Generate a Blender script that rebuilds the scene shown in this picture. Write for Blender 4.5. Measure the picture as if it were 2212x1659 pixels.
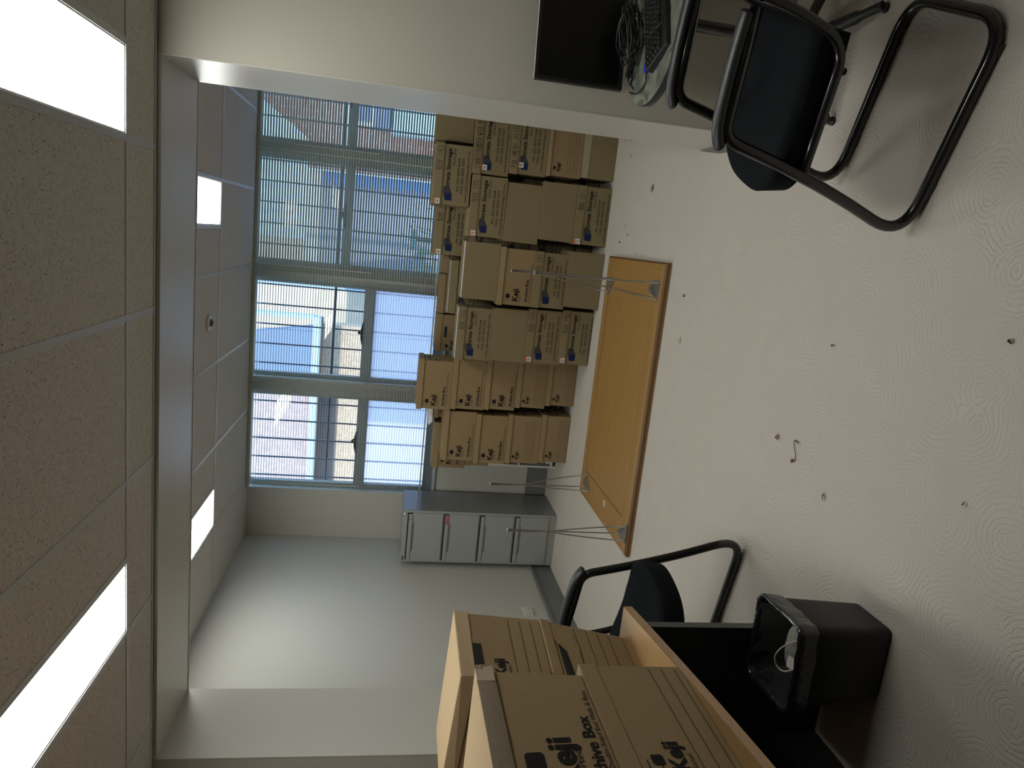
import bpy, bmesh, math, random
from mathutils import Vector, Matrix
random.seed(7)
for o in list(bpy.data.objects): bpy.data.objects.remove(o)
S = bpy.context.scene
PI = math.pi
# ------------------------------------------------------------------ camera
cam_d = bpy.data.cameras.new('camera'); cam = bpy.data.objects.new('camera', cam_d); S.collection.objects.link(cam)
RT = Vector((0.97576167, 0.20731576, 0.07006664)); DN = Vector((0.1030317, -0.15274918, -0.98287952)); FW = Vector((-0.19306379, 0.96627525, -0.17040689))
cam.matrix_world = Matrix(((DN.x, RT.x, -FW.x, 0), (DN.y, RT.y, -FW.y, 0), (DN.z, RT.z, -FW.z, 1.5159), (0, 0, 0, 1)))
cam_d.sensor_fit = 'HORIZONTAL'; cam_d.sensor_width = 36; cam_d.lens = 1544.05 / 2212 * 36
cam_d.clip_start = 0.02; cam_d.clip_end = 200
S.camera = cam
# ------------------------------------------------------------------ world, sun, exposure
W = bpy.data.worlds.new('sky'); S.world = W; W.use_nodes = True
bg = W.node_tree.nodes['Background']
bg.inputs[0].default_value = (0.37, 0.64, 1.0, 1); bg.inputs[1].default_value = 3.9
sun_d = bpy.data.lights.new('sun', 'SUN'); sun_d.energy = 3.6; sun_d.angle = 0.01; sun_d.color = (1, 0.93, 0.84)
sun = bpy.data.objects.new('sun', sun_d); S.collection.objects.link(sun)
sun.rotation_euler = Vector((0.30, 0.80, -0.42)).to_track_quat('-Z', 'Y').to_euler()
S.view_settings.view_transform = 'Standard'; S.view_settings.look = 'None'
S.view_settings.gamma = 1; S.view_settings.use_curve_mapping = False
S.view_settings.exposure = 0.0
PANEL_L = 16.0

# ------------------------------------------------------------------ materials
def srgb(r, g, b):
    f = lambda c: (c/255/12.92) if c <= 10 else ((c/255+0.055)/1.055)**2.4
    return (f(r), f(g), f(b), 1)
MT = {}
def mat(name, col, rough=0.6, metal=0.0, noise=0.0, nscale=60, bump=0.0, bscale=300, spec=0.5, stretch=None, coat=0, sheen=0):
    m = bpy.data.materials.new(name); m.use_nodes = True; nt = m.node_tree; N, L = nt.nodes, nt.links
    p = N['Principled BSDF']; p.inputs['Roughness'].default_value = rough; p.inputs['Metallic'].default_value = metal
    p.inputs['Specular IOR Level'].default_value = spec; p.inputs['Coat Weight'].default_value = coat
    p.inputs['Sheen Weight'].default_value = sheen
    p.inputs['Base Color'].default_value = (*col[:3], 1)
    tc = N.new('ShaderNodeTexCoord'); mp = N.new('ShaderNodeMapping'); L.new(tc.outputs['Object'], mp.inputs['Vector'])
    if stretch: mp.inputs['Scale'].default_value = stretch
    if noise:
        n = N.new('ShaderNodeTexNoise'); n.inputs['Scale'].default_value = nscale; n.inputs['Detail'].default_value = 4
        L.new(mp.outputs[0], n.inputs['Vector'])
        r = N.new('ShaderNodeValToRGB'); r.color_ramp.elements[0].position = 0.3; r.color_ramp.elements[1].position = 0.7
        r.color_ramp.elements[0].color = tuple(c*(1-noise) for c in col[:3]) + (1,)
        r.color_ramp.elements[1].color = tuple(min(1, c*(1+noise)) for c in col[:3]) + (1,)
        L.new(n.outputs['Fac'], r.inputs[0]); L.new(r.outputs[0], p.inputs['Base Color'])
    if bump:
        n2 = N.new('ShaderNodeTexNoise'); n2.inputs['Scale'].default_value = bscale; n2.inputs['Detail'].default_value = 3
        L.new(mp.outputs[0], n2.inputs['Vector'])
        b = N.new('ShaderNodeBump'); b.inputs['Strength'].default_value = bump; b.inputs['Distance'].default_value = 0.002
        L.new(n2.outputs['Fac'], b.inputs['Height']); L.new(b.outputs[0], p.inputs['Normal'])
    MT[name] = m; return m
def emit(name, col, s):
    m = bpy.data.materials.new(name); m.use_nodes = True; nt = m.node_tree; nt.nodes.clear()
    e = nt.nodes.new('ShaderNodeEmission'); o = nt.nodes.new('ShaderNodeOutputMaterial')
    e.inputs[0].default_value = (*col, 1); e.inputs[1].default_value = s; nt.links.new(e.outputs[0], o.inputs[0]); MT[name] = m
mat('wall_paint', (0.47, 0.435, 0.365), 0.55, bump=0.12, bscale=500, noise=0.02, nscale=3)
mat('wall_paint_far', (0.50, 0.485, 0.435), 0.5, bump=0.1, bscale=500)
mat('trim_paint', (0.56, 0.535, 0.475), 0.35, bump=0.05, bscale=200)
mat('skirting_grey', (0.16, 0.165, 0.16), 0.45)
mat('tee_metal', (0.50, 0.51, 0.50), 0.4)
mat('dark_gap', (0.012, 0.012, 0.012), 0.8)
mat('cabinet_grey', (0.31, 0.32, 0.30), 0.33, bump=0.03, bscale=900)
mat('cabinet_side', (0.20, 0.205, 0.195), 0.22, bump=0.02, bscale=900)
mat('black_metal', (0.006, 0.006, 0.007), 0.22, spec=0.6, coat=0.3)
mat('black_fabric', (0.0045, 0.0055, 0.007), 0.95, noise=0.25, nscale=900, bump=0.3, bscale=1500, spec=0.15)
mat('black_rubber', (0.018, 0.019, 0.020), 0.42, bump=0.1, bscale=600)
mat('black_plastic', (0.010, 0.010, 0.010), 0.45, bump=0.05, bscale=700)
mat('screen_black', (0.0025, 0.0025, 0.0025), 0.25)
mat('liner_film', (0.012, 0.013, 0.016), 0.16, bump=1.0, bscale=55, spec=0.8)
mat('black_laminate', (0.013, 0.0125, 0.012), 0.55)
mat('grey_edge', (0.07, 0.07, 0.065), 0.5)
mat('desk_wood', (0.34, 0.20, 0.085), 0.38, noise=0.12, nscale=14, stretch=(14, 1, 14), bump=0.02)
mat('edge_wood', (0.40, 0.245, 0.13), 0.42, noise=0.15, nscale=20, stretch=(14, 1, 14))
mat('honey_wood', (0.32, 0.175, 0.050), 0.4, noise=0.10, nscale=6, stretch=(1, 12, 12), bump=0.03)
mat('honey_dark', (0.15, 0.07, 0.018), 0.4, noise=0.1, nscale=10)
mat('brushed_steel', (0.45, 0.45, 0.44), 0.35, metal=0.9)
mat('steel_rod', (0.30, 0.28, 0.26), 0.4, metal=0.6)
mat('cardboard_keji', (0.29, 0.203, 0.109), 0.85, noise=0.06, nscale=35, stretch=(1, 1, 9), bump=0.05, bscale=120, spec=0.15)
mat('cardboard_strata', (0.235, 0.185, 0.104), 0.85, noise=0.05, nscale=30, stretch=(1, 1, 9), bump=0.05, bscale=120, spec=0.15)
mat('card_flap', (0.36, 0.32, 0.21), 0.8, noise=0.05, nscale=30, spec=0.15)
mat('fence_pale', (0.68, 0.63, 0.64), 0.8)
mat('render_tan', (0.66, 0.49, 0.34), 0.9, noise=0.22, nscale=22)
mat('render_pink', (0.56, 0.40, 0.36), 0.9, noise=0.15, nscale=22)
mat('dark_brown', (0.16, 0.12, 0.11), 0.8)
mat('cardboard_pale', (0.46, 0.33, 0.195), 0.8, noise=0.05, nscale=30, stretch=(9, 1, 9), spec=0.15)
mat('kraft_tape', (0.42, 0.33, 0.245), 0.45, noise=0.12, nscale=20, stretch=(1, 3, 25), bump=0.35, bscale=40)
mat('print_black', (0.012, 0.011, 0.010), 0.8, spec=0.2)
mat('print_navy', (0.008, 0.016, 0.075), 0.7, spec=0.2)
mat('print_grey', (0.05, 0.05, 0.055), 0.7, spec=0.2)
mat('pen_ink', (0.045, 0.030, 0.02), 0.7)
mat('line_ink', (0.10, 0.06, 0.03), 0.8)
mat('sticker_white', (0.72, 0.69, 0.64), 0.6)
mat('sticker_orange', (0.72, 0.18, 0.05), 0.6)
mat('paper_white', (0.72, 0.72, 0.70), 0.7, noise=0.05, nscale=20)
mat('faint_grey', (0.42, 0.42, 0.42), 0.8)
mat('label_red', (0.55, 0.12, 0.10), 0.6)
mat('white_plastic', (0.62, 0.60, 0.54), 0.4)
mat('hole_dark', (0.015, 0.014, 0.012), 0.9)
mat('bag_black', (0.008, 0.008, 0.008), 0.2, bump=1, bscale=80)
mat('slat', (0.42, 0.44, 0.365), 0.5)
mat('cord_white', (0.55, 0.56, 0.52), 0.7)
mat('window_frame', (0.36, 0.38, 0.365), 0.4)
mat('grille_bar', (0.05, 0.075, 0.12), 0.5)
mat('shelf_white', (0.60, 0.60, 0.57), 0.5)
mat('mask_white', (0.55, 0.54, 0.48), 0.8, bump=0.1, bscale=300)
mat('strap_cream', (0.62, 0.53, 0.40), 0.7)
mat('blue_plastic', (0.03, 0.045, 0.55), 0.4)
mat('key_black', (0.012, 0.012, 0.013), 0.4)
mat('key_legend', (0.75, 0.75, 0.72), 0.6)
mat('cable_black', (0.010, 0.010, 0.010), 0.4)
mat('leaf_brown', (0.26, 0.13, 0.055), 0.8, noise=0.3, nscale=200)
mat('leaf_dark', (0.07, 0.045, 0.03), 0.8)
mat('leaf_green', (0.09, 0.12, 0.05), 0.7)
mat('gutter', (0.50, 0.66, 0.78), 0.5)
mat('soffit_blue', (0.20, 0.25, 0.38), 0.7)
mat('concrete', (0.70, 0.55, 0.40), 0.9, noise=0.12, nscale=3)
mat('asphalt', (0.36, 0.37, 0.42), 0.9, noise=0.1, nscale=2)
mat('awning_blue', (0.10, 0.24, 0.55), 0.6)
mat('white_paint', (0.70, 0.72, 0.76), 0.5)
mat('sign_green', (0.05, 0.32, 0.22), 0.5)
mat('foliage', (0.20, 0.30, 0.12), 0.8)
mat('chrome', (0.65, 0.65, 0.65), 0.15, metal=1)
emit('panel_glow', (0.97, 1.0, 0.95), PANEL_L)

def brick(name, c1, c2, mortar):
    m = bpy.data.materials.new(name); m.use_nodes = True; N, L = m.node_tree.nodes, m.node_tree.links
    p = N['Principled BSDF']; p.inputs['Roughness'].default_value = 0.9
    tc = N.new('ShaderNodeTexCoord'); mp = N.new('ShaderNodeMapping'); mp.inputs['Rotation'].default_value = (PI/2, 0, 0)
    b = N.new('ShaderNodeTexBrick'); b.inputs['Color1'].default_value = (*c1, 1); b.inputs['Color2'].default_value = (*c2, 1); b.inputs['Mortar'].default_value = (*mortar, 1)
    b.inputs['Scale'].default_value = 1; b.inputs['Brick Width'].default_value = 0.24; b.inputs['Row Height'].default_value = 0.085; b.inputs['Mortar Size'].default_value = 0.012
    L.new(tc.outputs['Object'], mp.inputs[0]); L.new(mp.outputs[0], b.inputs['Vector']); L.new(b.outputs['Color'], p.inputs['Base Color']); MT[name] = m
brick('brick_tan', (0.62, 0.50, 0.36), (0.55, 0.40, 0.30), (0.70, 0.62, 0.52))
brick('brick_red', (0.42, 0.20, 0.15), (0.34, 0.15, 0.11), (0.45, 0.36, 0.32))

def tile_mat():
    m = bpy.data.materials.new('ceiling_tile'); m.use_nodes = True; N, L = m.node_tree.nodes, m.node_tree.links
    p = N['Principled BSDF']; p.inputs['Roughness'].default_value = 0.95; p.inputs['Specular IOR Level'].default_value = 0.1
    tc = N.new('ShaderNodeTexCoord')
    v = N.new('ShaderNodeTexVoronoi'); v.inputs['Scale'].default_value = 130; L.new(tc.outputs['Object'], v.inputs['Vector'])
    n = N.new('ShaderNodeTexNoise'); n.inputs['Scale'].default_value = 70; n.inputs['Detail'].default_value = 3; L.new(tc.outputs['Object'], n.inputs['Vector'])
    # a hole where the cell centre is near and the cell's random value is high
    sep = N.new('ShaderNodeSeparateColor'); L.new(v.outputs['Color'], sep.inputs[0])
    a = N.new('ShaderNodeMath'); a.operation = 'LESS_THAN'; a.inputs[1].default_value = 0.27; L.new(v.outputs['Distance'], a.inputs[0])
    c = N.new('ShaderNodeMath'); c.operation = 'GREATER_THAN'; c.inputs[1].default_value = 0.80; L.new(sep.outputs[0], c.inputs[0])
    d = N.new('ShaderNodeMath'); d.operation = 'MULTIPLY'; L.new(a.outputs[0], d.inputs[0]); L.new(c.outputs[0], d.inputs[1])
    r = N.new('ShaderNodeValToRGB'); r.color_ramp.elements[0].color = (0.54, 0.505, 0.465, 1); r.color_ramp.elements[1].color = (0.65, 0.61, 0.565, 1)
    r.color_ramp.elements[0].position = 0.3; r.color_ramp.elements[1].position = 0.7
    L.new(n.outputs['Fac'], r.inputs[0])
    mx = N.new('ShaderNodeMixRGB'); mx.inputs[2].default_value = (0.11, 0.09, 0.07, 1); L.new(d.outputs[0], mx.inputs[0]); L.new(r.outputs[0], mx.inputs[1])
    L.new(mx.outputs[0], p.inputs['Base Color'])
    b = N.new('ShaderNodeBump'); b.inputs['Strength'].default_value = 0.5; b.inputs['Distance'].default_value = 0.001; L.new(n.outputs['Fac'], b.inputs['Height']); L.new(b.outputs[0], p.inputs['Normal'])
    MT['ceiling_tile'] = m
tile_mat()

def carpet_mat():
    m = bpy.data.materials.new('carpet'); m.use_nodes = True; N, L = m.node_tree.nodes, m.node_tree.links
    p = N['Principled BSDF']; p.inputs['Roughness'].default_value = 1; p.inputs['Specular IOR Level'].default_value = 0.05
    tc = N.new('ShaderNodeTexCoord')
    n = N.new('ShaderNodeTexNoise'); n.inputs['Scale'].default_value = 7; n.inputs['Detail'].default_value = 2; L.new(tc.outputs['Object'], n.inputs['Vector'])
    nf = N.new('ShaderNodeTexNoise'); nf.inputs['Scale'].default_value = 60; nf.inputs['Detail'].default_value = 2; L.new(tc.outputs['Object'], nf.inputs['Vector'])
    wob = N.new('ShaderNodeVectorMath'); wob.operation = 'SCALE'; wob.inputs['Scale'].default_value = 0.07; L.new(n.outputs['Color'], wob.inputs[0])
    wob2 = N.new('ShaderNodeVectorMath'); wob2.operation = 'SCALE'; wob2.inputs['Scale'].default_value = 0.010; L.new(nf.outputs['Color'], wob2.inputs[0])
    ad = N.new('ShaderNodeVectorMath'); L.new(tc.outputs['Object'], ad.inputs[0]); L.new(wob.outputs[0], ad.inputs[1])
    ad2 = N.new('ShaderNodeVectorMath'); L.new(ad.outputs[0], ad2.inputs[0]); L.new(wob2.outputs[0], ad2.inputs[1])
    v = N.new('ShaderNodeTexVoronoi'); v.inputs['Scale'].default_value = 4.6; v.inputs['Randomness'].default_value = 0.75; L.new(ad2.outputs[0], v.inputs['Vector'])
    v.voronoi_dimensions = '2D'
    mu = N.new('ShaderNodeMath'); mu.operation = 'MULTIPLY'; mu.inputs[1].default_value = 88; L.new(v.outputs['Distance'], mu.inputs[0])
    s = N.new('ShaderNodeMath'); s.operation = 'SINE'; L.new(mu.outputs[0], s.inputs[0])
    mr = N.new('ShaderNodeMapRange'); mr.inputs['From Min'].default_value = 0.25; mr.inputs['From Max'].default_value = 1; L.new(s.outputs[0], mr.inputs['Value'])
    fine = N.new('ShaderNodeTexNoise'); fine.inputs['Scale'].default_value = 330; fine.inputs['Detail'].default_value = 2; L.new(tc.outputs['Object'], fine.inputs['Vector'])
    mid = N.new('ShaderNodeTexNoise'); mid.inputs['Scale'].default_value = 5; mid.inputs['Detail'].default_value = 3; L.new(tc.outputs['Object'], mid.inputs['Vector'])
    patch = N.new('ShaderNodeMapRange'); patch.inputs['From Min'].default_value = 0.35; patch.inputs['From Max'].default_value = 0.62; L.new(mid.outputs['Fac'], patch.inputs['Value'])
    lines = N.new('ShaderNodeMath'); lines.operation = 'MULTIPLY'; L.new(mr.outputs[0], lines.inputs[0]); L.new(patch.outputs[0], lines.inputs[1])
    r = N.new('ShaderNodeValToRGB'); r.color_ramp.elements[0].position = 0.3; r.color_ramp.elements[1].position = 0.7
    r.color_ramp.elements[0].color = (0.42, 0.375, 0.325, 1); r.color_ramp.elements[1].color = (0.62, 0.565, 0.50, 1); L.new(fine.outputs['Fac'], r.inputs[0])
    mx = N.new('ShaderNodeMixRGB'); mx.blend_type = 'MULTIPLY'; mx.inputs[0].default_value = 1
    g = N.new('ShaderNodeMapRange'); g.inputs['To Min'].default_value = 1.03; g.inputs['To Max'].default_value = 0.925; L.new(lines.outputs[0], g.inputs['Value'])
    L.new(r.outputs[0], mx.inputs[1]); L.new(g.outputs[0], mx.inputs[2])
    m2 = N.new('ShaderNodeMixRGB'); m2.blend_type = 'MULTIPLY'; m2.inputs[0].default_value = 1
    g2 = N.new('ShaderNodeMapRange'); g2.inputs['From Min'].default_value = 0.3; g2.inputs['From Max'].default_value = 0.7; g2.inputs['To Min'].default_value = 0.95; g2.inputs['To Max'].default_value = 1.05; L.new(mid.outputs['Fac'], g2.inputs['Value'])
    L.new(mx.outputs[0], m2.inputs[1]); L.new(g2.outputs[0], m2.inputs[2]); L.new(m2.outputs[0], p.inputs['Base Color'])
    h = N.new('ShaderNodeMath'); h.operation = 'MULTIPLY_ADD'; h.inputs[1].default_value = -0.9; L.new(lines.outputs[0], h.inputs[0]); L.new(fine.outputs['Fac'], h.inputs[2])
    b = N.new('ShaderNodeBump'); b.inputs['Strength'].default_value = 0.6; b.inputs['Distance'].default_value = 0.003; L.new(h.outputs[0], b.inputs['Height']); L.new(b.outputs[0], p.inputs['Normal'])
    MT['carpet'] = m
carpet_mat()

def marble_mat():
    m = bpy.data.materials.new('mottled_laminate'); m.use_nodes = True; N, L = m.node_tree.nodes, m.node_tree.links
    p = N['Principled BSDF']; p.inputs['Roughness'].default_value = 0.3
    tc = N.new('ShaderNodeTexCoord')
    n = N.new('ShaderNodeTexNoise'); n.inputs['Scale'].default_value = 9; n.inputs['Detail'].default_value = 8; n.inputs['Distortion'].default_value = 2.5; L.new(tc.outputs['Object'], n.inputs['Vector'])
    r = N.new('ShaderNodeValToRGB'); r.color_ramp.elements[0].position = 0.35; r.color_ramp.elements[1].position = 0.65
    r.color_ramp.elements[0].color = (0.055, 0.062, 0.05, 1); r.color_ramp.elements[1].color = (0.25, 0.255, 0.205, 1)
    L.new(n.outputs['Fac'], r.inputs[0]); L.new(r.outputs[0], p.inputs['Base Color']); MT['mottled_laminate'] = m
marble_mat()

def glass_mat(name, rough, tint):
    m = bpy.data.materials.new(name); m.use_nodes = True; nt = m.node_tree; nt.nodes.clear(); N, L = nt.nodes, nt.links
    o = N.new('ShaderNodeOutputMaterial')
    if rough:
        a = N.new('ShaderNodeBsdfRefraction'); a.inputs['Roughness'].default_value = rough; a.inputs['IOR'].default_value = 1.02; a.inputs[0].default_value = (*tint, 1)
        t = N.new('ShaderNodeBsdfTranslucent'); t.inputs[0].default_value = (*tint, 1)
        mx = N.new('ShaderNodeMixShader'); mx.inputs[0].default_value = 0.25; L.new(a.outputs[0], mx.inputs[1]); L.new(t.outputs[0], mx.inputs[2]); L.new(mx.outputs[0], o.inputs[0])
    else:
        a = N.new('ShaderNodeBsdfTransparent'); a.inputs[0].default_value = (*tint, 1)
        g = N.new('ShaderNodeBsdfGlossy'); g.inputs['Roughness'].default_value = 0.02
        mx = N.new('ShaderNodeMixShader'); mx.inputs[0].default_value = 0.06; L.new(a.outputs[0], mx.inputs[1]); L.new(g.outputs[0], mx.inputs[2]); L.new(mx.outputs[0], o.inputs[0])
    MT[name] = m
glass_mat('glass_clear', 0, (0.93, 0.96, 0.97)); glass_mat('glass_frosted', 0.13, (0.88, 0.88, 0.93))

# ------------------------------------------------------------------ mesh helpers
def add_box(bm, lo, hi, bev=0.0, M=None, seg=2):
    t = bmesh.new(); bmesh.ops.create_cube(t, size=1)
    c = [(lo[i]+hi[i])/2 for i in range(3)]; s = [abs(hi[i]-lo[i]) for i in range(3)]
    for v in t.verts: v.co = Vector((c[0]+v.co.x*s[0], c[1]+v.co.y*s[1], c[2]+v.co.z*s[2]))
    if bev: bmesh.ops.bevel(t, geom=t.edges[:], offset=min(bev, min(s)*0.45), segments=seg, affect='EDGES', profile=0.6)
    merge(bm, t, M)
def merge(bm, t, M=None):
    if M is not None: bmesh.ops.transform(t, matrix=M, verts=t.verts[:])
    me = bpy.data.meshes.new('t'); t.to_mesh(me); t.free(); bm.from_mesh(me); bpy.data.meshes.remove(me)
def add_hex(bm, p, bev=0.0, M=None, sub=0, jit=0):
    # p: 4 bottom points then 4 top points, same winding
    t = bmesh.new(); v = [t.verts.new(q) for q in p]
    for f in ((3, 2, 1, 0), (4, 5, 6, 7), (0, 1, 5, 4), (1, 2, 6, 5), (2, 3, 7, 6), (3, 0, 4, 7)): t.faces.new([v[i] for i in f])
    if bev: bmesh.ops.bevel(t, geom=t.edges[:], offset=bev, segments=2, affect='EDGES', profile=0.6)
    if sub: bmesh.ops.subdivide_edges(t, edges=t.edges[:], cuts=sub, use_grid_fill=True)
    if jit:
        for w in t.verts: w.co += Vector((random.uniform(-jit, jit), random.uniform(-jit, jit), random.uniform(-jit, jit)))
    bmesh.ops.recalc_face_normals(t, faces=t.faces[:]); merge(bm, t, M)
def smooth_path(pts, n=8, closed=False):
    P = [Vector(p) for p in pts]; out = []; k = len(P)
    rng = range(k if closed else k-1)
    for i in rng:
        p0 = P[(i-1) % k] if closed or i > 0 else P[0]*2-P[1]
        p1 = P[i]; p2 = P[(i+1) % k]; p3 = P[(i+2) % k] if closed or i+2 < k else p2*2-p1
        for j in range(n):
            t = j/n; t2 = t*t; t3 = t2*t
            out.append(0.5*((2*p1)+(-p0+p2)*t+(2*p0-5*p1+4*p2-p3)*t2+(-p0+3*p1-3*p2+p3)*t3))
    if not closed: out.append(P[-1])
    return out
def round_path(pts, r, n=7):
    # polyline with rounded corners: r radius or list per interior point
    P = [Vector(p) for p in pts]; out = [P[0]]
    for i in range(1, len(P)-1):
        rr = r[i-1] if isinstance(r, (list, tuple)) else r
        a = (P[i-1]-P[i]); b = (P[i+1]-P[i]); la, lb = a.length, b.length; a.normalize(); b.normalize()
        d = min(rr, la*0.48, lb*0.48); s, e = P[i]+a*d, P[i]+b*d
        for j in range(n+1):
            t = j/n; out.append(s*(1-t)**2+P[i]*2*t*(1-t)+e*t*t)
    out.append(P[-1]); return out
def add_tube(bm, pts, r, seg=12, closed=False, cap=True, flat=1.0):
    P = [Vector(p) for p in pts]; n = len(P); rings = []; up = None
    for i in range(n):
        if closed: d = P[(i+1) % n]-P[i-1]
        else: d = P[min(i+1, n-1)]-P[max(i-1, 0)]
        if d.length < 1e-9: d = Vector((0, 0, 1))
        d.normalize()
        if up is None: up = Vector((0, 0, 1)) if abs(d.z) < 0.9 else Vector((1, 0, 0))
        sx = d.cross(up); sx.normalize(); up = sx.cross(d); up.normalize()
        rr = r[i] if isinstance(r, (list, tuple)) else r
        rings.append([bm.verts.new(P[i]+sx*math.cos(2*PI*k/seg)*rr+up*math.sin(2*PI*k/seg)*rr*flat) for k in range(seg)])
    for i in range(n if closed else n-1):
        a, b = rings[i], rings[(i+1) % n]
        for k in range(seg):
            try: bm.faces.new((a[k], a[(k+1) % seg], b[(k+1) % seg], b[k]))
            except ValueError: pass
    if cap and not closed:
        bm.faces.new(rings[0]); bm.faces.new(rings[-1][::-1])
def add_prism(bm, poly, z0, z1, M=None, bev=0):
    t = bmesh.new(); a = [t.verts.new((x, y, z0)) for x, y in poly]; b = [t.verts.new((x, y, z1)) for x, y in poly]; n = len(poly)
    t.faces.new(a[::-1]); t.faces.new(b)
    for i in range(n): t.faces.new((a[i], a[(i+1) % n], b[(i+1) % n], b[i]))
    bmesh.ops.recalc_face_normals(t, faces=t.faces[:])
    if bev: bmesh.ops.bevel(t, geom=[e for e in t.edges if abs(e.verts[0].co.z-e.verts[1].co.z) < 1e-6], offset=bev, segments=2, affect='EDGES', profile=0.6)
    merge(bm, t, M)
def add_lathe(bm, prof, seg=48, M=None):
    t = bmesh.new(); rings = []
    for r, z in prof: rings.append([t.verts.new((r*math.cos(2*PI*k/seg), r*math.sin(2*PI*k/seg), z)) for k in range(seg)])
    for a, b in zip(rings, rings[1:]):
        for k in range(seg): t.faces.new((a[k], a[(k+1) % seg], b[(k+1) % seg], b[k]))
    t.faces.new(rings[0][::-1]); t.faces.new(rings[-1]); bmesh.ops.recalc_face_normals(t, faces=t.faces[:]); merge(bm, t, M)
def quad(bm, a, b, c, d): bm.faces.new([bm.verts.new(p) for p in (a, b, c, d)])
def obj(name, bm, m, parent=None, smooth=False, loc=None):
    me = bpy.data.meshes.new(name); bm.to_mesh(me); bm.free(); me.materials.append(MT[m])
    if smooth:
        for p in me.polygons: p.use_smooth = True
    o = bpy.data.objects.new(name, me); S.collection.objects.link(o)
    if parent is not None: o.parent = parent
    if loc is not None: o.location = loc
    return o
def tag(o, label=None, cat=None, group=None, kind=None):
    if label: o['label'] = label
    if cat: o['category'] = cat
    if group: o['group'] = group
    if kind: o['kind'] = kind
    return o
def thing(name, label, cat, loc=(0, 0, 0), rz=0, group=None):
    o = bpy.data.objects.new(name, None); S.collection.objects.link(o); o.empty_display_size = 0.1
    o.location = loc; o.rotation_euler = (0, 0, rz); tag(o, label, cat, group); return o
def struct(name, bm, m, parent=None, smooth=False):
    o = obj(name, bm, m, parent, smooth)
    if parent is None: o['kind'] = 'structure'
    return o
def NB(): return bmesh.new()
def boxes(*bs, bev=0):
    bm = bmesh.new()
    for b in bs: add_box(bm, b[0], b[1], bev)
    return bm

# ------------------------------------------------------------------ lettering
_tc = {}
def text_geo(s, bold=0.0, shear=0.0):
    k = (s, bold, shear)
    if k not in _tc:
        cu = bpy.data.curves.new('t', 'FONT'); cu.body = s; cu.size = 1; cu.offset = bold; cu.shear = shear; cu.resolution_u = 3
        o = bpy.data.objects.new('t', cu); S.collection.objects.link(o)
        dg = bpy.context.evaluated_depsgraph_get(); me = bpy.data.meshes.new_from_object(o.evaluated_get(dg))
        vs = [(v.co.x, v.co.y) for v in me.vertices]; fs = [tuple(p.vertices) for p in me.polygons]
        bpy.data.objects.remove(o); bpy.data.curves.remove(cu); bpy.data.meshes.remove(me)
        x0 = min(v[0] for v in vs); x1 = max(v[0] for v in vs); y0 = min(v[1] for v in vs); y1 = max(v[1] for v in vs)
        _tc[k] = ([((x-x0)/(x1-x0), (y-y0)/(y1-y0)) for x, y in vs], fs)
    return _tc[k]
def put_text(bm, s, x0, x1, y0, y1, F, bold=0.0):
    """lettering stretched to the rectangle (x0..x1, y0..y1) of a face; F maps (x, y) to 3D"""
    vs, fs = text_geo(s, bold); V = [bm.verts.new(F(x0+a*(x1-x0), y0+b*(y1-y0))) for a, b in vs]
    for f in fs:
        try: bm.faces.new([V[i] for i in f])
        except ValueError: pass
def rect(bm, x0, x1, y0, y1, F): quad(bm, F(x0, y0), F(x1, y0), F(x1, y1), F(x0, y1))
def poly(bm, pts, F): bm.faces.new([bm.verts.new(F(*p)) for p in pts])
def rrect(x0, x1, y0, y1, r, n=4):
    out = []
    for cx, cy, a in ((x1-r, y1-r, 0), (x0+r, y1-r, 90), (x0+r, y0+r, 180), (x1-r, y0+r, 270)):
        for k in range(n+1):
            t = math.radians(a+90*k/n); out.append((cx+r*math.cos(t), cy+r*math.sin(t)))
    return out
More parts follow.
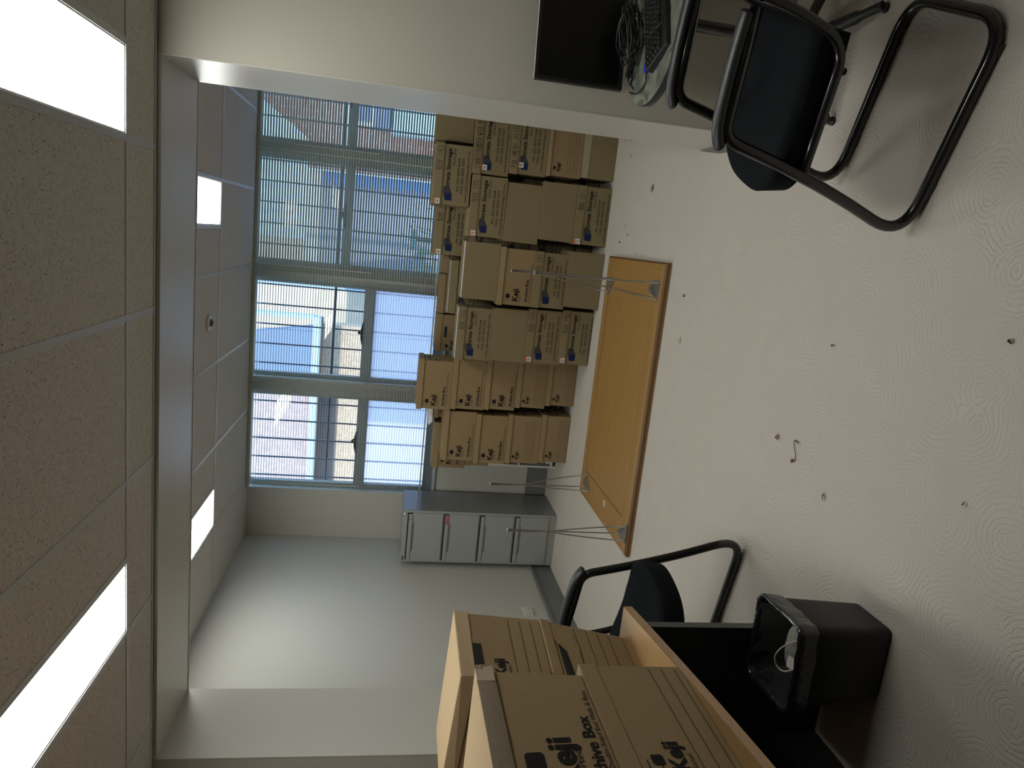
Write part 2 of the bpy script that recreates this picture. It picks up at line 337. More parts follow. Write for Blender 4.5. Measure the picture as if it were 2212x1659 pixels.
# pen strokes on a unit cell (0..1 wide, 0..1 high)
PEN = {'B': [[(0.1, 0), (0.05, 1), (0.5, 0.95), (0.6, 0.72), (0.15, 0.52), (0.7, 0.4), (0.75, 0.12), (0.1, 0)]], 'O': [[(0.5, 1), (0.1, 0.7), (0.15, 0.2), (0.5, 0), (0.85, 0.3), (0.8, 0.8), (0.5, 1)]],
       'X': [[(0.05, 1), (0.8, 0)], [(0.85, 1), (0.1, 0)]], '1': [[(0.5, 1), (0.45, 0)]], '2': [[(0.15, 0.8), (0.45, 1), (0.75, 0.75), (0.2, 0.1), (0.4, 0.05), (0.95, 0.1)]],
       '3': [[(0.15, 0.9), (0.6, 1), (0.7, 0.75), (0.35, 0.55), (0.75, 0.4), (0.6, 0.05), (0.1, 0.05)]], '4': [[(0.35, 1), (0.1, 0.45), (0.8, 0.5)], [(0.65, 0.8), (0.6, 0)]],
       '5': [[(0.8, 1), (0.3, 0.95), (0.25, 0.6), (0.65, 0.55), (0.75, 0.2), (0.2, 0)]], '6': [[(0.65, 1), (0.2, 0.5), (0.2, 0.1), (0.6, 0), (0.75, 0.35), (0.25, 0.4)]],
       '7': [[(0.1, 0.95), (0.8, 1), (0.4, 0)]], '9': [[(0.75, 0.75), (0.4, 1), (0.2, 0.7), (0.7, 0.6), (0.75, 0.8), (0.6, 0)]], '0': [[(0.5, 1), (0.15, 0.6), (0.3, 0.05), (0.75, 0.3), (0.75, 0.8), (0.5, 1)]],
       'L': [[(0.2, 1), (0.15, 0), (0.7, 0.05)]], 'I': [[(0.5, 1), (0.5, 0)]], 'N': [[(0.1, 0), (0.15, 1), (0.75, 0), (0.8, 1)]], 'E': [[(0.75, 1), (0.2, 0.95), (0.15, 0), (0.75, 0.05)], [(0.2, 0.5), (0.6, 0.55)]],
       'Y': [[(0.1, 1), (0.45, 0.5), (0.85, 1)], [(0.45, 0.5), (0.4, 0)]], 'A': [[(0.05, 0), (0.45, 1), (0.85, 0)], [(0.2, 0.4), (0.7, 0.4)]], 'D': [[(0.15, 0), (0.15, 1), (0.7, 0.8), (0.75, 0.3), (0.15, 0)]],
       'R': [[(0.15, 0), (0.15, 1), (0.65, 0.85), (0.6, 0.55), (0.15, 0.5), (0.75, 0)]], 'W': [[(0.0, 1), (0.25, 0), (0.5, 0.7), (0.7, 0), (1.0, 1)]], 'S': [[(0.75, 0.9), (0.3, 1), (0.2, 0.65), (0.7, 0.4), (0.6, 0.05), (0.1, 0.1)]],
       'P': [[(0.15, 0), (0.15, 1), (0.7, 0.85), (0.6, 0.5), (0.15, 0.5)]], 'M': [[(0.05, 0), (0.15, 1), (0.5, 0.3), (0.8, 1), (0.9, 0)]], '-': [[(0.15, 0.5), (0.8, 0.5)]], '/': [[(0.15, 0), (0.8, 1)]]}
def put_pen(bm, s, x0, x1, y0, y1, F, w=0.0013):
    n = len(s); cw = (x1-x0)/n
    for i, ch in enumerate(s):
        for st in PEN.get(ch.upper(), []):
            jx, jy = random.uniform(-.06, .06), random.uniform(-.07, .07)
            P = [(x0+(i+0.04+(a+jx)*0.86)*cw, y0+(b+jy)*(y1-y0)) for a, b in st]
            P = [(p.x, p.y) for p in smooth_path([(a, b, 0) for a, b in P], 3)]
            for (ax, ay), (bx, by) in zip(P, P[1:]):
                dx, dy = bx-ax, by-ay; l = math.hypot(dx, dy) or 1e-6; nx, ny = -dy/l*w, dx/l*w; ex, ey = dx/l*w*0.5, dy/l*w*0.5
                poly(bm, [(ax+nx-ex, ay+ny-ey), (ax-nx-ex, ay-ny-ey), (bx-nx+ex, by-ny+ey), (bx+nx+ex, by+ny+ey)], F)

# print layouts: coordinates from the left edge (x) and down from the top of the box body (d)
def print_strata(parent, F, W_, col='print_black'):
    k = W_/0.41; b = NB(); G = lambda x, d: F(x, -d)
    T = lambda s, x0, x1, d0, d1, bo=0: put_text(b, s, x0*k, x1*k, d1, d0, G, bo)
    T('Strata Storage', .1125, .381, .0226, .0600, 0.022); T('MELBOURNE', .267, .381, .068, .079)
    T('PH: (03) 9629 6244', .098, .32, .100, .122, 0.004); T('FAX: (03) 9629 1033', .085, .32, .130, .152, 0.004); T('www.melb.stratastorage.com.au', .028, .373, .163, .184, 0.003)
    o = obj('printed_lettering', b, 'print_black', parent)
    b = NB(); poly(b, [(.031, .027), (.031, .072), (.080, .072), (.080, .027)][::-1], G); lg = obj('printed_logo', b, 'print_navy', parent)
    b = NB(); poly(b, [(.031, .027), (.080, .027), (.122, .011), (.075, .013)], G); poly(b, [(.080, .027), (.080, .072), (.120, .052), (.122, .011)], G); obj('logo_flap', b, 'print_grey', lg)
def print_keji(parent, F, big=True, x=0.0, k=1.0, d=0.0):
    b = NB(); G = lambda a, c: F(x+a*k, -(d+c*k))
    T = lambda s, x0, x1, d0, d1, bo=0: put_text(b, s, x0, x1, d1, d0, G, bo)
    if big:
        poly(b, rrect(.050, .082, .026, .054, .006), G)
        for q in ((.033, .068, .013, .0150), (.033, .068, .042, .044), (.033, .035, .013, .044), (.066, .068, .013, .026)): rect(b, q[0], q[1], q[2], q[3], G)
        T('Keji', .031, .122, .072, .129, 0.03); T('Sorted.', .034, .085, .1215, .133); T('Archive Box', .031, .196, .160, .184, 0.022); T('Strong Double-Sided End Walls & Base', .031, .31, .192, .204)
    else:
        poly(b, rrect(.046, .066, .004, .022, .004), G)
        for q in ((.034, .056, -.004, -.0025), (.034, .056, .015, .0165), (.034, .0355, -.004, .0165)): rect(b, q[0], q[1], q[2], q[3], G)
        T('Keji', .035, .093, .028, .063, 0.03); T('Sorted.', .037, .070, .0585, .0665)
    return obj('printed_lettering', b, 'print_black', parent)
def print_lines(parent, F, x0, x1, ds, w=0.0010):
    b = NB()
    for d in ds: rect(b, x0, x1, -d-w, -d+w, F)
    return obj('ruled_lines', b, 'line_ink', parent)
def hand(parent, s, F, x0, x1, d0, d1, w=0.0014):
    b = NB(); put_pen(b, s, x0, x1, -d1, -d0, F, w); return obj('handwriting', b, 'pen_ink', parent)
def sticker(parent, F, x, d):
    b = NB(); rect(b, x, x+.036, -d-.042, -d-.010, F); st = obj('sticker', b, 'sticker_white', parent)
    b = NB(); rect(b, x, x+.036, -d-.010, -d, F); obj('sticker_band', b, 'sticker_orange', st)
    G = lambda a, c: Vector(F(a, c))+Vector(F(0, 0))*0
    b = NB(); put_pen(b, '4', x+.006, x+.032, -d-.038, -d-.012, lambda a, c: (Vector(F(a, c))+Vector((0, -0.0004, 0))), 0.0016); obj('numeral', b, 'print_black', st)

# ------------------------------------------------------------------ constants of the place
NC, FC, SOF = 2.424, 2.671, 2.406           # near ceiling, far ceiling, soffit
B1, B2, JR, JL = 2.948, 3.444, 0.5394, -2.3904
WL, YB = -2.768, 6.227
XR = 1.75
# ------------------------------------------------------------------ floor, walls, ceilings
b = NB(); quad(b, (-3.4, -2.3, 0), (2.3, -2.3, 0), (2.3, YB+0.1, 0), (-3.4, YB+0.1, 0)); struct('floor', b, 'carpet')
struct('wall_left', boxes(((WL-0.12, B2, 0), (WL, YB+0.15, FC+0.1))), 'wall_paint_far')
struct('wall_far_right', boxes(((XR, B2, 0), (XR+0.12, YB+0.15, FC+0.1))), 'wall_paint_far')
b = NB()
add_box(b, (WL, YB, 0), (XR, YB+0.15, 1.035)); k_ = 1.016
def zx(z): return 1.516+(z-1.516)*k_
PX_ = [(-2.245, -1.474), (-1.275, -0.517), (-0.326, 0.469), (0.628, 1.42)]
piers = [(WL, PX_[0][0]*k_-0.045)] + [(PX_[i][1]*k_+0.035, PX_[i+1][0]*k_-0.035) for i in range(3)] + [(PX_[3][1]*k_+0.045, XR)]
for x0, x1 in piers: add_box(b, (x0, YB, 1.035), (x1, YB+0.15, FC+0.05))
struct('wall_back', b, 'wall_paint_far')
b = NB(); add_box(b, (JR, B1, 0), (2.3, B2, NC+0.5)); struct('wall_right_divider', b, 'wall_paint')
b = NB(); add_box(b, (-3.4, B1, 0), (JL, B2, NC+0.5)); struct('wall_left_divider', b, 'wall_paint')
b = NB(); add_box(b, (JL, B1, SOF), (JR, B2, NC+0.5)); struct('trim_bulkhead', b, 'trim_paint')
# jamb linings of the opening
struct('trim_jamb_right', boxes(((JR-0.004, B1-0.003, 0), (JR, B2+0.003, SOF)), bev=0), 'trim_paint')
struct('trim_jamb_left', boxes(((JL, B1-0.003, 0), (JL+0.004, B2+0.003, SOF))), 'trim_paint')
struct('wall_near_left', boxes(((-3.45, -2.3, 0), (-3.35, B1, NC+0.1))), 'wall_paint')
struct('wall_near_right', boxes(((2.25, -2.3, 0), (2.35, B1, NC+0.1))), 'wall_paint')
struct('wall_near_back', boxes(((-3.4, -2.4, 0), (2.3, -2.3, NC+0.1))), 'wall_paint')
struct('trim_wall_angle', boxes(((-3.35, B1-0.026, NC-0.004), (2.25, B1-0.012, NC+0.001))), 'tee_metal')
struct('trim_shadow_gap', boxes(((-3.35, B1-0.012, NC-0.0015), (2.25, B1-0.001, NC+0.004))), 'dark_gap')
struct('trim_soffit_edge', boxes(((JL, B2-0.012, SOF-0.003), (JR, B2, SOF))), 'tee_metal')

def ceiling(name, x0, x1, y0, y1, z, lights, tx, ty, cut):
    b = NB()
    xs = sorted(set([x0, x1]+[a for l in lights for a in (l[0], l[1])])); ys = sorted(set([y0, y1]+[a for l in lights for a in (l[2], l[3])]))
    for i in range(len(xs)-1):
        for j in range(len(ys)-1):
            cx, cy = (xs[i]+xs[i+1])/2, (ys[j]+ys[j+1])/2
            if any(l[0] < cx < l[1] and l[2] < cy < l[3] for l in lights): continue
            add_box(b, (xs[i], ys[j], z), (xs[i+1], ys[j+1], z+0.015))
    struct(name, b, 'ceiling_tile')
    b = NB(); add_box(b, (x0, y0, z+0.13), (x1, y1, z+0.15)); struct(name+'_slab', b, 'dark_gap')
    b = NB()
    for x, ya, yb in tx: add_box(b, (x-0.012, ya, z-0.003), (x+0.012, yb, z+0.004))
    for y, xa, xb in ty: add_box(b, (xa, y-0.012, z-0.0035), (xb, y+0.012, z+0.004))
    struct('trim_'+name+'_grid', b, 'tee_metal')
NL = [(-1.582, -1.306, 1.46, 2.636), (0.218, 0.494, 1.46, 2.636)]
ceiling('ceiling_near', -3.4, 2.3, -2.3, B1, NC, NL, [(x, -2.3, B1-0.02) for x in (-2.794, -2.194, -1.594, -0.994, -0.394, 0.206, 0.806, 1.406, 2.006)] + [(x, a, c) for x in (-1.294, 0.506) for a, c in ((1.45, 2.648), (-0.95, 0.248))],
        [(y, -3.4, 2.3) for y in (2.648, 1.448, 0.248, -0.952, -2.152)], None)
FL = [(-2.185, -1.909, 3.855, 5.031), (-0.085, 0.191, 3.855, 5.031)]
ceiling('ceiling_far', WL, XR, B2, YB, FC, FL, [(x, B2, YB) for x in (-2.197, -1.597, -0.997, -0.397, 0.203, 0.803, 1.403)] + [(-0.097, 3.843, 5.043), (-1.897, 3.843, 5.043)], [(5.043, WL, XR), (3.843, WL, XR)], None)
LIGHT_LABELS = ['long white ceiling light panel at left of the near room', 'white ceiling light panel at right of the near room']
def light(l, z, label, group):
    t = thing('ceiling_light', label, 'light', ((l[0]+l[1])/2, (l[2]+l[3])/2, z), group=group)
    hx, hy = (l[1]-l[0])/2, (l[3]-l[2])/2
    b = NB(); add_box(b, (-hx+0.006, -hy+0.006, 0.002), (hx-0.006, hy-0.006, 0.008)); obj('diffuser', b, 'panel_glow', t)
    b = boxes(((-hx, -hy, 0), (-hx+0.006, hy, 0.03)), ((hx-0.006, -hy, 0), (hx, hy, 0.03)), ((-hx+.006, -hy, 0), (hx-.006, -hy+0.006, 0.03)), ((-hx+.006, hy-0.006, 0), (hx-.006, hy, 0.03)), ((-hx, -hy, 0.03), (hx, hy, 0.034)))
    obj('frame', b, 'tee_metal', t)
for l, lab in zip(NL, LIGHT_LABELS): light(l, NC, lab or 'ceiling light panel behind the viewer', 'ceiling light panels')
light(FL[0], FC, 'small bright ceiling panel near the left wall of the window room', 'ceiling light panels')
light(FL[1], FC, 'square-looking ceiling panel just past the beam at right', 'ceiling light panels')
# skirtings
struct('baseboard_left', boxes(((WL, 3.46, 0.0), (WL+0.018, YB, 0.165)), ((WL, 3.46, 0.165), (WL+0.026, YB, 0.185))), 'skirting_grey')
struct('baseboard_back', boxes(((WL+0.03, YB-0.014, 0.0), (XR, YB, 0.19)),), 'skirting_grey')
struct('baseboard_right_divider', boxes(((JR-0.010, B2-0.02, 0), (JR-0.004, B2+0.015, 0.10)), ((JR-0.012, B1-0.013, 0), (2.25, B1, 0.10)), ((JR-0.012, B1, 0), (JR-0.004, B2-0.02, 0.10))), 'skirting_grey')
# power point on the left wall, and a dark outlet in the skirting
t = thing('power_outlet', 'white double power point low on the left wall', 'outlet', (WL, 4.945, 0.333))
b = NB(); add_box(b, (0, -0.062, -0.036), (0.009, 0.062, 0.036), 0.003); obj('face_plate', b, 'white_plastic', t)
for y in (-0.03, 0.03):
    b = NB(); add_box(b, (0.009, y-0.008, 0.008), (0.013, y+0.008, 0.024), 0.001); obj('switch', b, 'white_plastic', t)
    b = NB()
    for dy, a in ((-0.007, 0.5), (0.007, -0.5), (0, 0)):
        add_box(b, (0.0088, -0.0015, -0.005), (0.0096, 0.0015, 0.005), 0, Matrix.Translation((0, y+dy, -0.010 if a else -0.022)) @ Matrix.Rotation(a, 4, 'X'))
    obj('socket_slots', b, 'hole_dark', t)
b = NB(); add_box(b, (WL+0.018, 4.74, 0.06), (WL+0.022, 4.80, 0.12)); tag(obj('skirting_outlet', b, 'hole_dark'), 'small black outlet set in the grey skirting behind the boxes', 'outlet')
# ceiling detector
t = thing('smoke_detector', 'small round detector on the window room ceiling', 'detector', (-0.698, 4.781, FC))
b = NB(); add_lathe(b, [(0.05, 0), (0.052, -0.008), (0.046, -0.014), (0.03, -0.016)], 32); obj('base', b, 'white_plastic', t, True)
b = NB(); add_lathe(b, [(0.026, -0.016), (0.026, -0.02), (0.016, -0.03), (0.006, -0.031)], 24); obj('sensor_cap', b, 'grey_edge', t, True)

# ------------------------------------------------------------------ windows
YW = YB+0.10
ZS = zx(1.035)
GL = {0: [(1.15, 1.673, 'glass_frosted'), (1.763, 2.66, 'glass_clear')], 1: [(1.15, 1.673, 'glass_frosted'), (1.763, 2.66, 'glass_clear')],
      2: [(1.16, 1.90, 'glass_clear'), (1.965, 2.66, 'glass_clear')], 3: [(1.16, 1.90, 'glass_clear'), (1.965, 2.66, 'glass_clear')]}
for i, (x0, x1) in enumerate(PX_):
    x0 *= k_; x1 *= k_
    zs = GL[i]; b = NB()
    # frame: outer stiles and rails round both panes
    add_box(b, (x0-0.045, YW-0.03, 1.04), (x0, YW+0.03, FC)); add_box(b, (x1, YW-0.03, 1.04), (x1+0.045, YW+0.03, FC))
    add_box(b, (x0, YW-0.03, 1.04), (x1, YW+0.03, zx(zs[0][0]))); add_box(b, (x0, YW-0.03, zx(zs[0][1])), (x1, YW+0.03, zx(zs[1][0])))
    add_box(b, (x0, YW-0.03, min(zx(zs[1][1]), FC-0.01)), (x1, YW+0.03, FC))
    add_box(b, (x0, YW-0.042, zx(zs[0][1])+0.012), (x1, YW-0.03, zx(zs[0][1])+0.03), 0.002)
    w = struct('window_%d' % (i+1), b, 'window_frame')
    for z0, z1, g in zs:
        b = NB(); add_box(b, (x0, YW-0.003, zx(z0)), (x1, YW+0.003, min(zx(z1), FC-0.01))); obj('pane', b, g, w)
    # latch handle on the mid rail
    b = NB(); xc = (x0+x1)/2; zc = zx(zs[1][0])-0.01
    pts = [(xc-0.11, zc), (xc+0.11, zc), (xc+0.10, zc+0.012), (xc+0.04, zc+0.022), (xc+0.015, zc+0.05), (xc+0.005, zc+0.05), (xc-0.005, zc+0.028), (xc-0.09, zc+0.012)]
    add_prism(b, [(p[0], p[1]) for p in pts], -0.012, 0.0, Matrix.Translation((0, YW-0.045, 0)) @ Matrix.Rotation(PI/2, 4, 'X')); obj('latch', b, 'black_plastic', w)
struct('trim_sill', boxes(((PX_[0][0]*k_-0.05, YB-0.02, 1.035), (XR, YB+0.12, 1.058)), bev=0.002), 'window_frame')
# venetian blinds: four, hung in front of the piers
BL = [(-2.31, -1.385, math.radians(1), 'opened venetian blind over the leftmost window'), (-1.375, -0.435, math.radians(-2), 'opened venetian blind over the second window from left'),
      (-0.425, 0.53, math.radians(-33), 'half closed venetian blind over the third window from left'), (0.54, 1.52, math.radians(-33), 'half closed venetian blind over the rightmost window beside the pillar')]
YBL = YB-0.045
for x0, x1, th, lab in BL:
    t = thing('venetian_blind', lab, 'blind', ((x0+x1)/2, YBL, 1.165), group='venetian blinds at the windows')
    hw = (x1-x0)/2; ztop = FC-1.165-0.002
    b = NB(); add_box(b, (-hw, -0.014, ztop-0.024), (hw, 0.014, ztop), 0.002); obj('head_rail', b, 'slat', t)
    b = NB(); add_box(b, (-hw, -0.012, 0.0), (hw, 0.012, 0.012), 0.003); obj('bottom_rail', b, 'slat', t)
    b = NB(); z = 0.03; n = 0
    while z < ztop-0.03:
        aw = 0.0125; c, s = math.cos(th), math.sin(th)
        # slat: shallow curved strip with thickness
        prof = []
        for q in (-1, -0.5, 0, 0.5, 1): prof.append((q*aw*c - (1-q*q)*0.0016*s, q*aw*s + (1-q*q)*0.0016*c))
        up = [(y, zz+0.0003) for y, zz in prof]; dn = [(y, zz-0.0003) for y, zz in prof]
        ring = up+dn[::-1]; A = [b.verts.new((-hw, y, z+zz)) for y, zz in ring]; B = [b.verts.new((hw, y, z+zz)) for y, zz in ring]; m_ = len(ring)
        for q in range(m_): b.faces.new((A[q], A[(q+1) % m_], B[(q+1) % m_], B[q]))
        b.faces.new(A[::-1]); b.faces.new(B)
        z += 0.0215; n += 1
    obj('slats', b, 'slat', t)
    b = NB()
    for fx in (-0.82, 0.0, 0.82):
        for dy in (-0.0128, 0.0128): add_tube(b, [(fx*hw, dy, 0.006), (fx*hw, dy, ztop-0.02)], 0.0007, 5)
    obj('ladder_cords', b, 'cord_white', t)
    b = NB(); add_tube(b, [(-hw+0.05, -0.02, ztop-0.02), (-hw+0.052, -0.021, 0.55)], 0.0035, 6); obj('tilt_wand', b, 'cord_white', t)
# security grille outside the glass
t = thing('security_grille', 'dark vertical bars of the grille outside the windows', 'grille', (0, 6.55, 1.0))
for k in range(24):
    x = -2.32+k*0.175
    b = NB(); add_box(b, (x-0.006, -0.006, 0), (x+0.006, 0.006, 1.9)); obj('bar', b, 'grille_bar', t)
for z in (0.05, 1.03, 1.85):
    b = NB(); add_box(b, (-2.6, 0.006, z-0.009), (1.8, 0.018, z+0.009)); obj('rail', b, 'grille_bar', t)
# ------------------------------------------------------------------ outside
struct('trim_outside_ground', boxes(((-20, 6.5, -0.5), (20, 40, -0.3))), 'asphalt')
t = thing('brick_building', 'tan brick building with pale blue gutter seen through left windows', 'building', (-4.3, 10.0, -0.3))
b = NB(); add_box(b, (-5, 0, 0), (2.95, 0.3, 2.8)); obj('wall', b, 'render_tan', t)
b = NB(); add_box(b, (-5, -0.03, 2.50), (2.1, 0.0, 2.8)); obj('eave_shade_band', b, 'dark_brown', t)  # shadow below the gutter, painted as a dark brown band on the wall
b = NB(); add_box(b, (-5, -0.12, 2.86), (2.1, 0.0, 4.8)); obj('upper_wall', b, 'render_pink', t)
b = NB(); add_hex(b, [(2.1, -0.30, 2.84), (2.95, -0.30, 2.84), (2.95, -0.1, 2.84), (2.1, -0.1, 2.84), (2.1, -0.30, 4.8), (2.62, -0.30, 4.8), (2.62, -0.1, 4.8), (2.1, -0.1, 4.8)]); obj('roof_sheet', b, 'soffit_blue', t)
b = NB(); add_box(b, (-5, -0.46, 2.73), (3.10, -0.36, 2.83), 0.02); obj('gutter', b, 'gutter', t)
b = NB(); add_box(b, (-5, -0.36, 2.74), (3.05, 0.0, 2.78)); obj('eave_lining', b, 'leaf_brown', t)
b = NB(); add_tube(b, round_path([(3.0, -0.42, 2.80), (3.09, -0.42, 2.80), (3.09, -0.42, 4.9)], 0.05), 0.035, 10); obj('downpipe', b, 'gutter', t)
t = thing('pale_fence', 'pale lavender sheet fence outside the frosted lower panes', 'fence', (-2.2, 8.2, -0.3))
b = NB(); add_box(b, (-2.0, 0, 0), (1.72, 0.05, 2.03)); obj('fence_sheet', b, 'fence_pale', t)
b = NB(); add_box(b, (-2.0, -0.02, 2.03), (1.72, 0.06, 2.06)); obj('capping', b, 'white_paint', t)
t = thing('concrete_wall', 'pale concrete block wall seen through the second window', 'wall', (0, 14.0, -0.3))
b = NB(); add_hex(b, [(-4.6, 0, 0), (-0.35, 0, 0), (-0.35, 0.3, 0), (-4.6, 0.3, 0), (-4.6, 0, 3.6), (-0.35, 0, 5.2), (-0.35, 0.3, 5.2), (-4.6, 0.3, 3.6)]); obj('wall_face', b, 'concrete', t)
b = NB(); add_box(b, (-1.20, -0.06, 0), (-1.12, 0.0, 4.6)); obj('downpipe', b, 'gutter', t)
t = thing('brick_house', 'red brick house with gable seen through rightmost window', 'building', (0.84, 12.0, -0.3))
b = NB(); add_box(b, (0, 0, 0), (6, 0.3, 3.3)); add_hex(b, [(0.42, 0.001, 3.3), (6, 0.001, 3.3), (6, 0.3, 3.3), (0.42, 0.3, 3.3), (1.2, 0.001, 4.4), (6, 0.001, 4.4), (6, 0.3, 4.4), (1.2, 0.3, 4.4)]); obj('wall', b, 'brick_red', t)
b = NB(); add_box(b, (0.70, -0.05, 2.30), (1.4, 0.0, 2.72)); f = obj('window', b, 'white_paint', t)
b = NB(); add_box(b, (0.76, -0.06, 2.35), (1.34, -0.05, 2.67)); obj('window_glass', b, 'soffit_blue', f)
b = NB(); add_box(b, (0.66, -0.4, 2.06), (1.3, 0.0, 2.30), 0.02); obj('air_conditioner', b, 'soffit_blue', t)
b = NB(); add_box(b, (0.60, -0.3, 1.36), (1.5, -0.01, 2.04)); obj('painted_panel', b, 'gutter', t)
t = thing('rendered_wall', 'pale rendered wall with blue strip seen through the third window', 'wall', (0.15, 12.2, -0.3))
b = NB(); add_box(b, (-1.1, 0, 0), (0.40, 0.2, 3.1)); obj('wall_face', b, 'asphalt', t)
b = NB(); add_box(b, (0.40, 0, 0), (0.50, 0.2, 3.1)); obj('plinth_strip', b, 'soffit_blue', t)
b = NB(); add_box(b, (0.50, -0.02, 0), (0.66, 0.2, 3.1)); obj('blue_strip', b, 'awning_blue', t)
b = NB(); add_box(b, (-1.1, 0, 3.1), (0.66, 0.2, 3.3)); obj('coping', b, 'white_paint', t)
t = thing('street_sign', 'small green sign seen through the third window blind', 'sign', (-0.075, 7.6, 1.36))
b = NB(); add_box(b, (-0.10, 0, -0.035), (0.10, 0.006, 0.035), 0.002); obj('sign_plate', b, 'sign_green', t)
b = NB(); add_box(b, (-0.092, -0.002, -0.027), (0.092, 0, 0.027)); obj('sign_panel', b, 'white_paint', t)
b = NB()
for x in (-.075, -.045, -.015, .015, .045, .07): add_box(b, (x-.009, -.003, -.015), (x+.009, -.002, .015))
obj('sign_marks', b, 'sign_green', t)
b = NB(); add_tube(b, [(0, 0.02, -1.66), (0, 0.02, 0.0)], 0.012, 8); obj('post', b, 'grille_bar', t)
t = thing('shrub', 'thin twiggy shrub outside below the third window', 'shrub', (-0.15, 7.9, -0.3))
b = NB()
for k in range(26):
    a = random.uniform(0, 2*PI); r = random.uniform(0.1, 0.55); h = random.uniform(1.3, 1.75)
    add_tube(b, smooth_path([(0, 0, 0), (r*0.4*math.cos(a), r*0.3*math.sin(a), h*0.6), (r*math.cos(a), r*0.5*math.sin(a), h)], 3), 0.004, 4)
obj('branches', b, 'foliage', t)
b = NB()
for k in range(260):
    a = random.uniform(0, 2*PI); r = random.uniform(0.05, 0.6); h = random.uniform(1.15, 1.8); p = Vector((r*math.cos(a), r*0.5*math.sin(a), h)); d = Vector((random.uniform(-1, 1), random.uniform(-1, 1), random.uniform(-1, 1))).normalized(); e = d.orthogonal().normalized()
    quad(b, p, p+d*0.02+e*0.008, p+d*0.04, p+d*0.02-e*0.008)
obj('foliage', b, 'foliage', t)

# ------------------------------------------------------------------ filing cabinet
cx0, cx1, cy0, cy1, ch = -2.722, -2.264, 5.665, 6.150, 1.314
t = thing('filing_cabinet', 'grey four-drawer steel filing cabinet in the left back corner', 'filing cabinet', ((cx0+cx1)/2, cy0, 0))
hw = (cx1-cx0)/2; dp = cy1-cy0
b = NB(); add_box(b, (-hw, 0.006, 0), (hw, dp, ch), 0.003); obj('body', b, 'cabinet_side', t)
b = boxes(((-hw, 0, 0), (-hw+0.016, 0.006, ch)), ((hw-0.016, 0, 0), (hw, 0.006, ch)), ((-hw+0.016, 0, 0), (hw-0.016, 0.006, 0.088)), ((-hw+0.016, 0, ch-0.036), (hw-0.016, 0.006, ch)), ((-hw+0.016, 0.001, 0.088), (hw-0.016, 0.0055, ch-0.036)), bev=0.001); obj('front_frame', b, 'cabinet_grey', t)
for k in range(4):
    zt = 1.276-0.3035*k; zb = zt-0.292
    b = NB(); x0, x1 = -hw+0.02, hw-0.02; hx0, hx1 = x0+0.075, x1-0.075; zs_ = zt-0.040; zr = zt-0.062
    y = -0.010
    # drawer face with a pressed finger recess below the strip
    pts = {}
    def V(x, z, yy=None): return b.verts.new((x, y if yy is None else yy, z))
    a1, a2, a3, a4 = V(x0, zb), V(x1, zb), V(x1, zs_), V(x0, zs_)
    r1, r2, r3, r4 = V(hx0+0.02, zr), V(hx1-0.02, zr), V(hx1, zs_), V(hx0, zs_)
    q1, q2, q3, q4 = V(hx0+0.024, zr+0.004, y+0.012), V(hx1-0.024, zr+0.004, y+0.012), V(hx1-0.004, zs_, y+0.012), V(hx0+0.004, zs_, y+0.012)
    for f in ((a1, a2, r2, r1), (a2, a3, r3, r2), (a4, a1, r1, r4), (r1, r2, q2, q1), (r2, r3, q3, q2), (r4, r1, q1, q4), (q1, q2, q3, q4)): b.faces.new(f)
    e1, e2, e3, e4 = V(x0, zb, 0.001), V(x1, zb, 0.001), V(x1, zs_, 0.001), V(x0, zs_, 0.001)
    for f in ((a1, e1, e2, a2), (a2, e2, e3, a3), (a1, a4, e4, e1)): b.faces.new(f)
    bmesh.ops.recalc_face_normals(b, faces=b.faces[:]); dr = obj('drawer', b, 'cabinet_grey', t)
    b = NB(); add_box(b, (x0+0.004, -0.016, zs_+0.001), (x1-0.008, -0.002, zt-0.010), 0.002); obj('handle_strip', b, 'cabinet_grey', dr)
    b = NB(); add_box(b, (x0, -0.004, zs_), (x1, 0.0008, zt)); obj('slot_shadow', b, 'dark_gap', dr)
    if k == 1:
        b = NB(); rect(b, x1-0.09, x1-0.012, zs_+0.004, zt-0.013, lambda x, z: (x, -0.0165, z)); lb = tag(obj('label_tape', b, 'label_red', dr), 'red paper label')
        b = NB()
        for q in range(8): rect(b, x1-0.085+q*.006, x1-0.081+q*.006, zs_+0.008, zt-0.018, lambda x, z: (x, -0.0170, z))
        obj('faint_print', b, 'dark_brown', lb)
    if k == 0:
        b = NB(); put_pen(b, 'Y-', x1-0.06, x1-0.02, zs_+0.005, zt-0.015, lambda x, z: (x, -0.0166, z)); obj('handwriting', b, 'print_black', dr)
b = NB(); add_lathe(b, [(0.011, 0), (0.011, 0.008), (0.008, 0.010)], 20, Matrix.Translation((hw-0.03, 0.0, ch-0.018)) @ Matrix.Rotation(PI/2, 4, 'X')); obj('lock', b, 'chrome', t)
b = NB(); add_box(b, (-hw+0.012, -0.001, ch-0.026), (-hw+0.05, 0.0, ch-0.012)); obj('maker_badge', b, 'grey_edge', t)

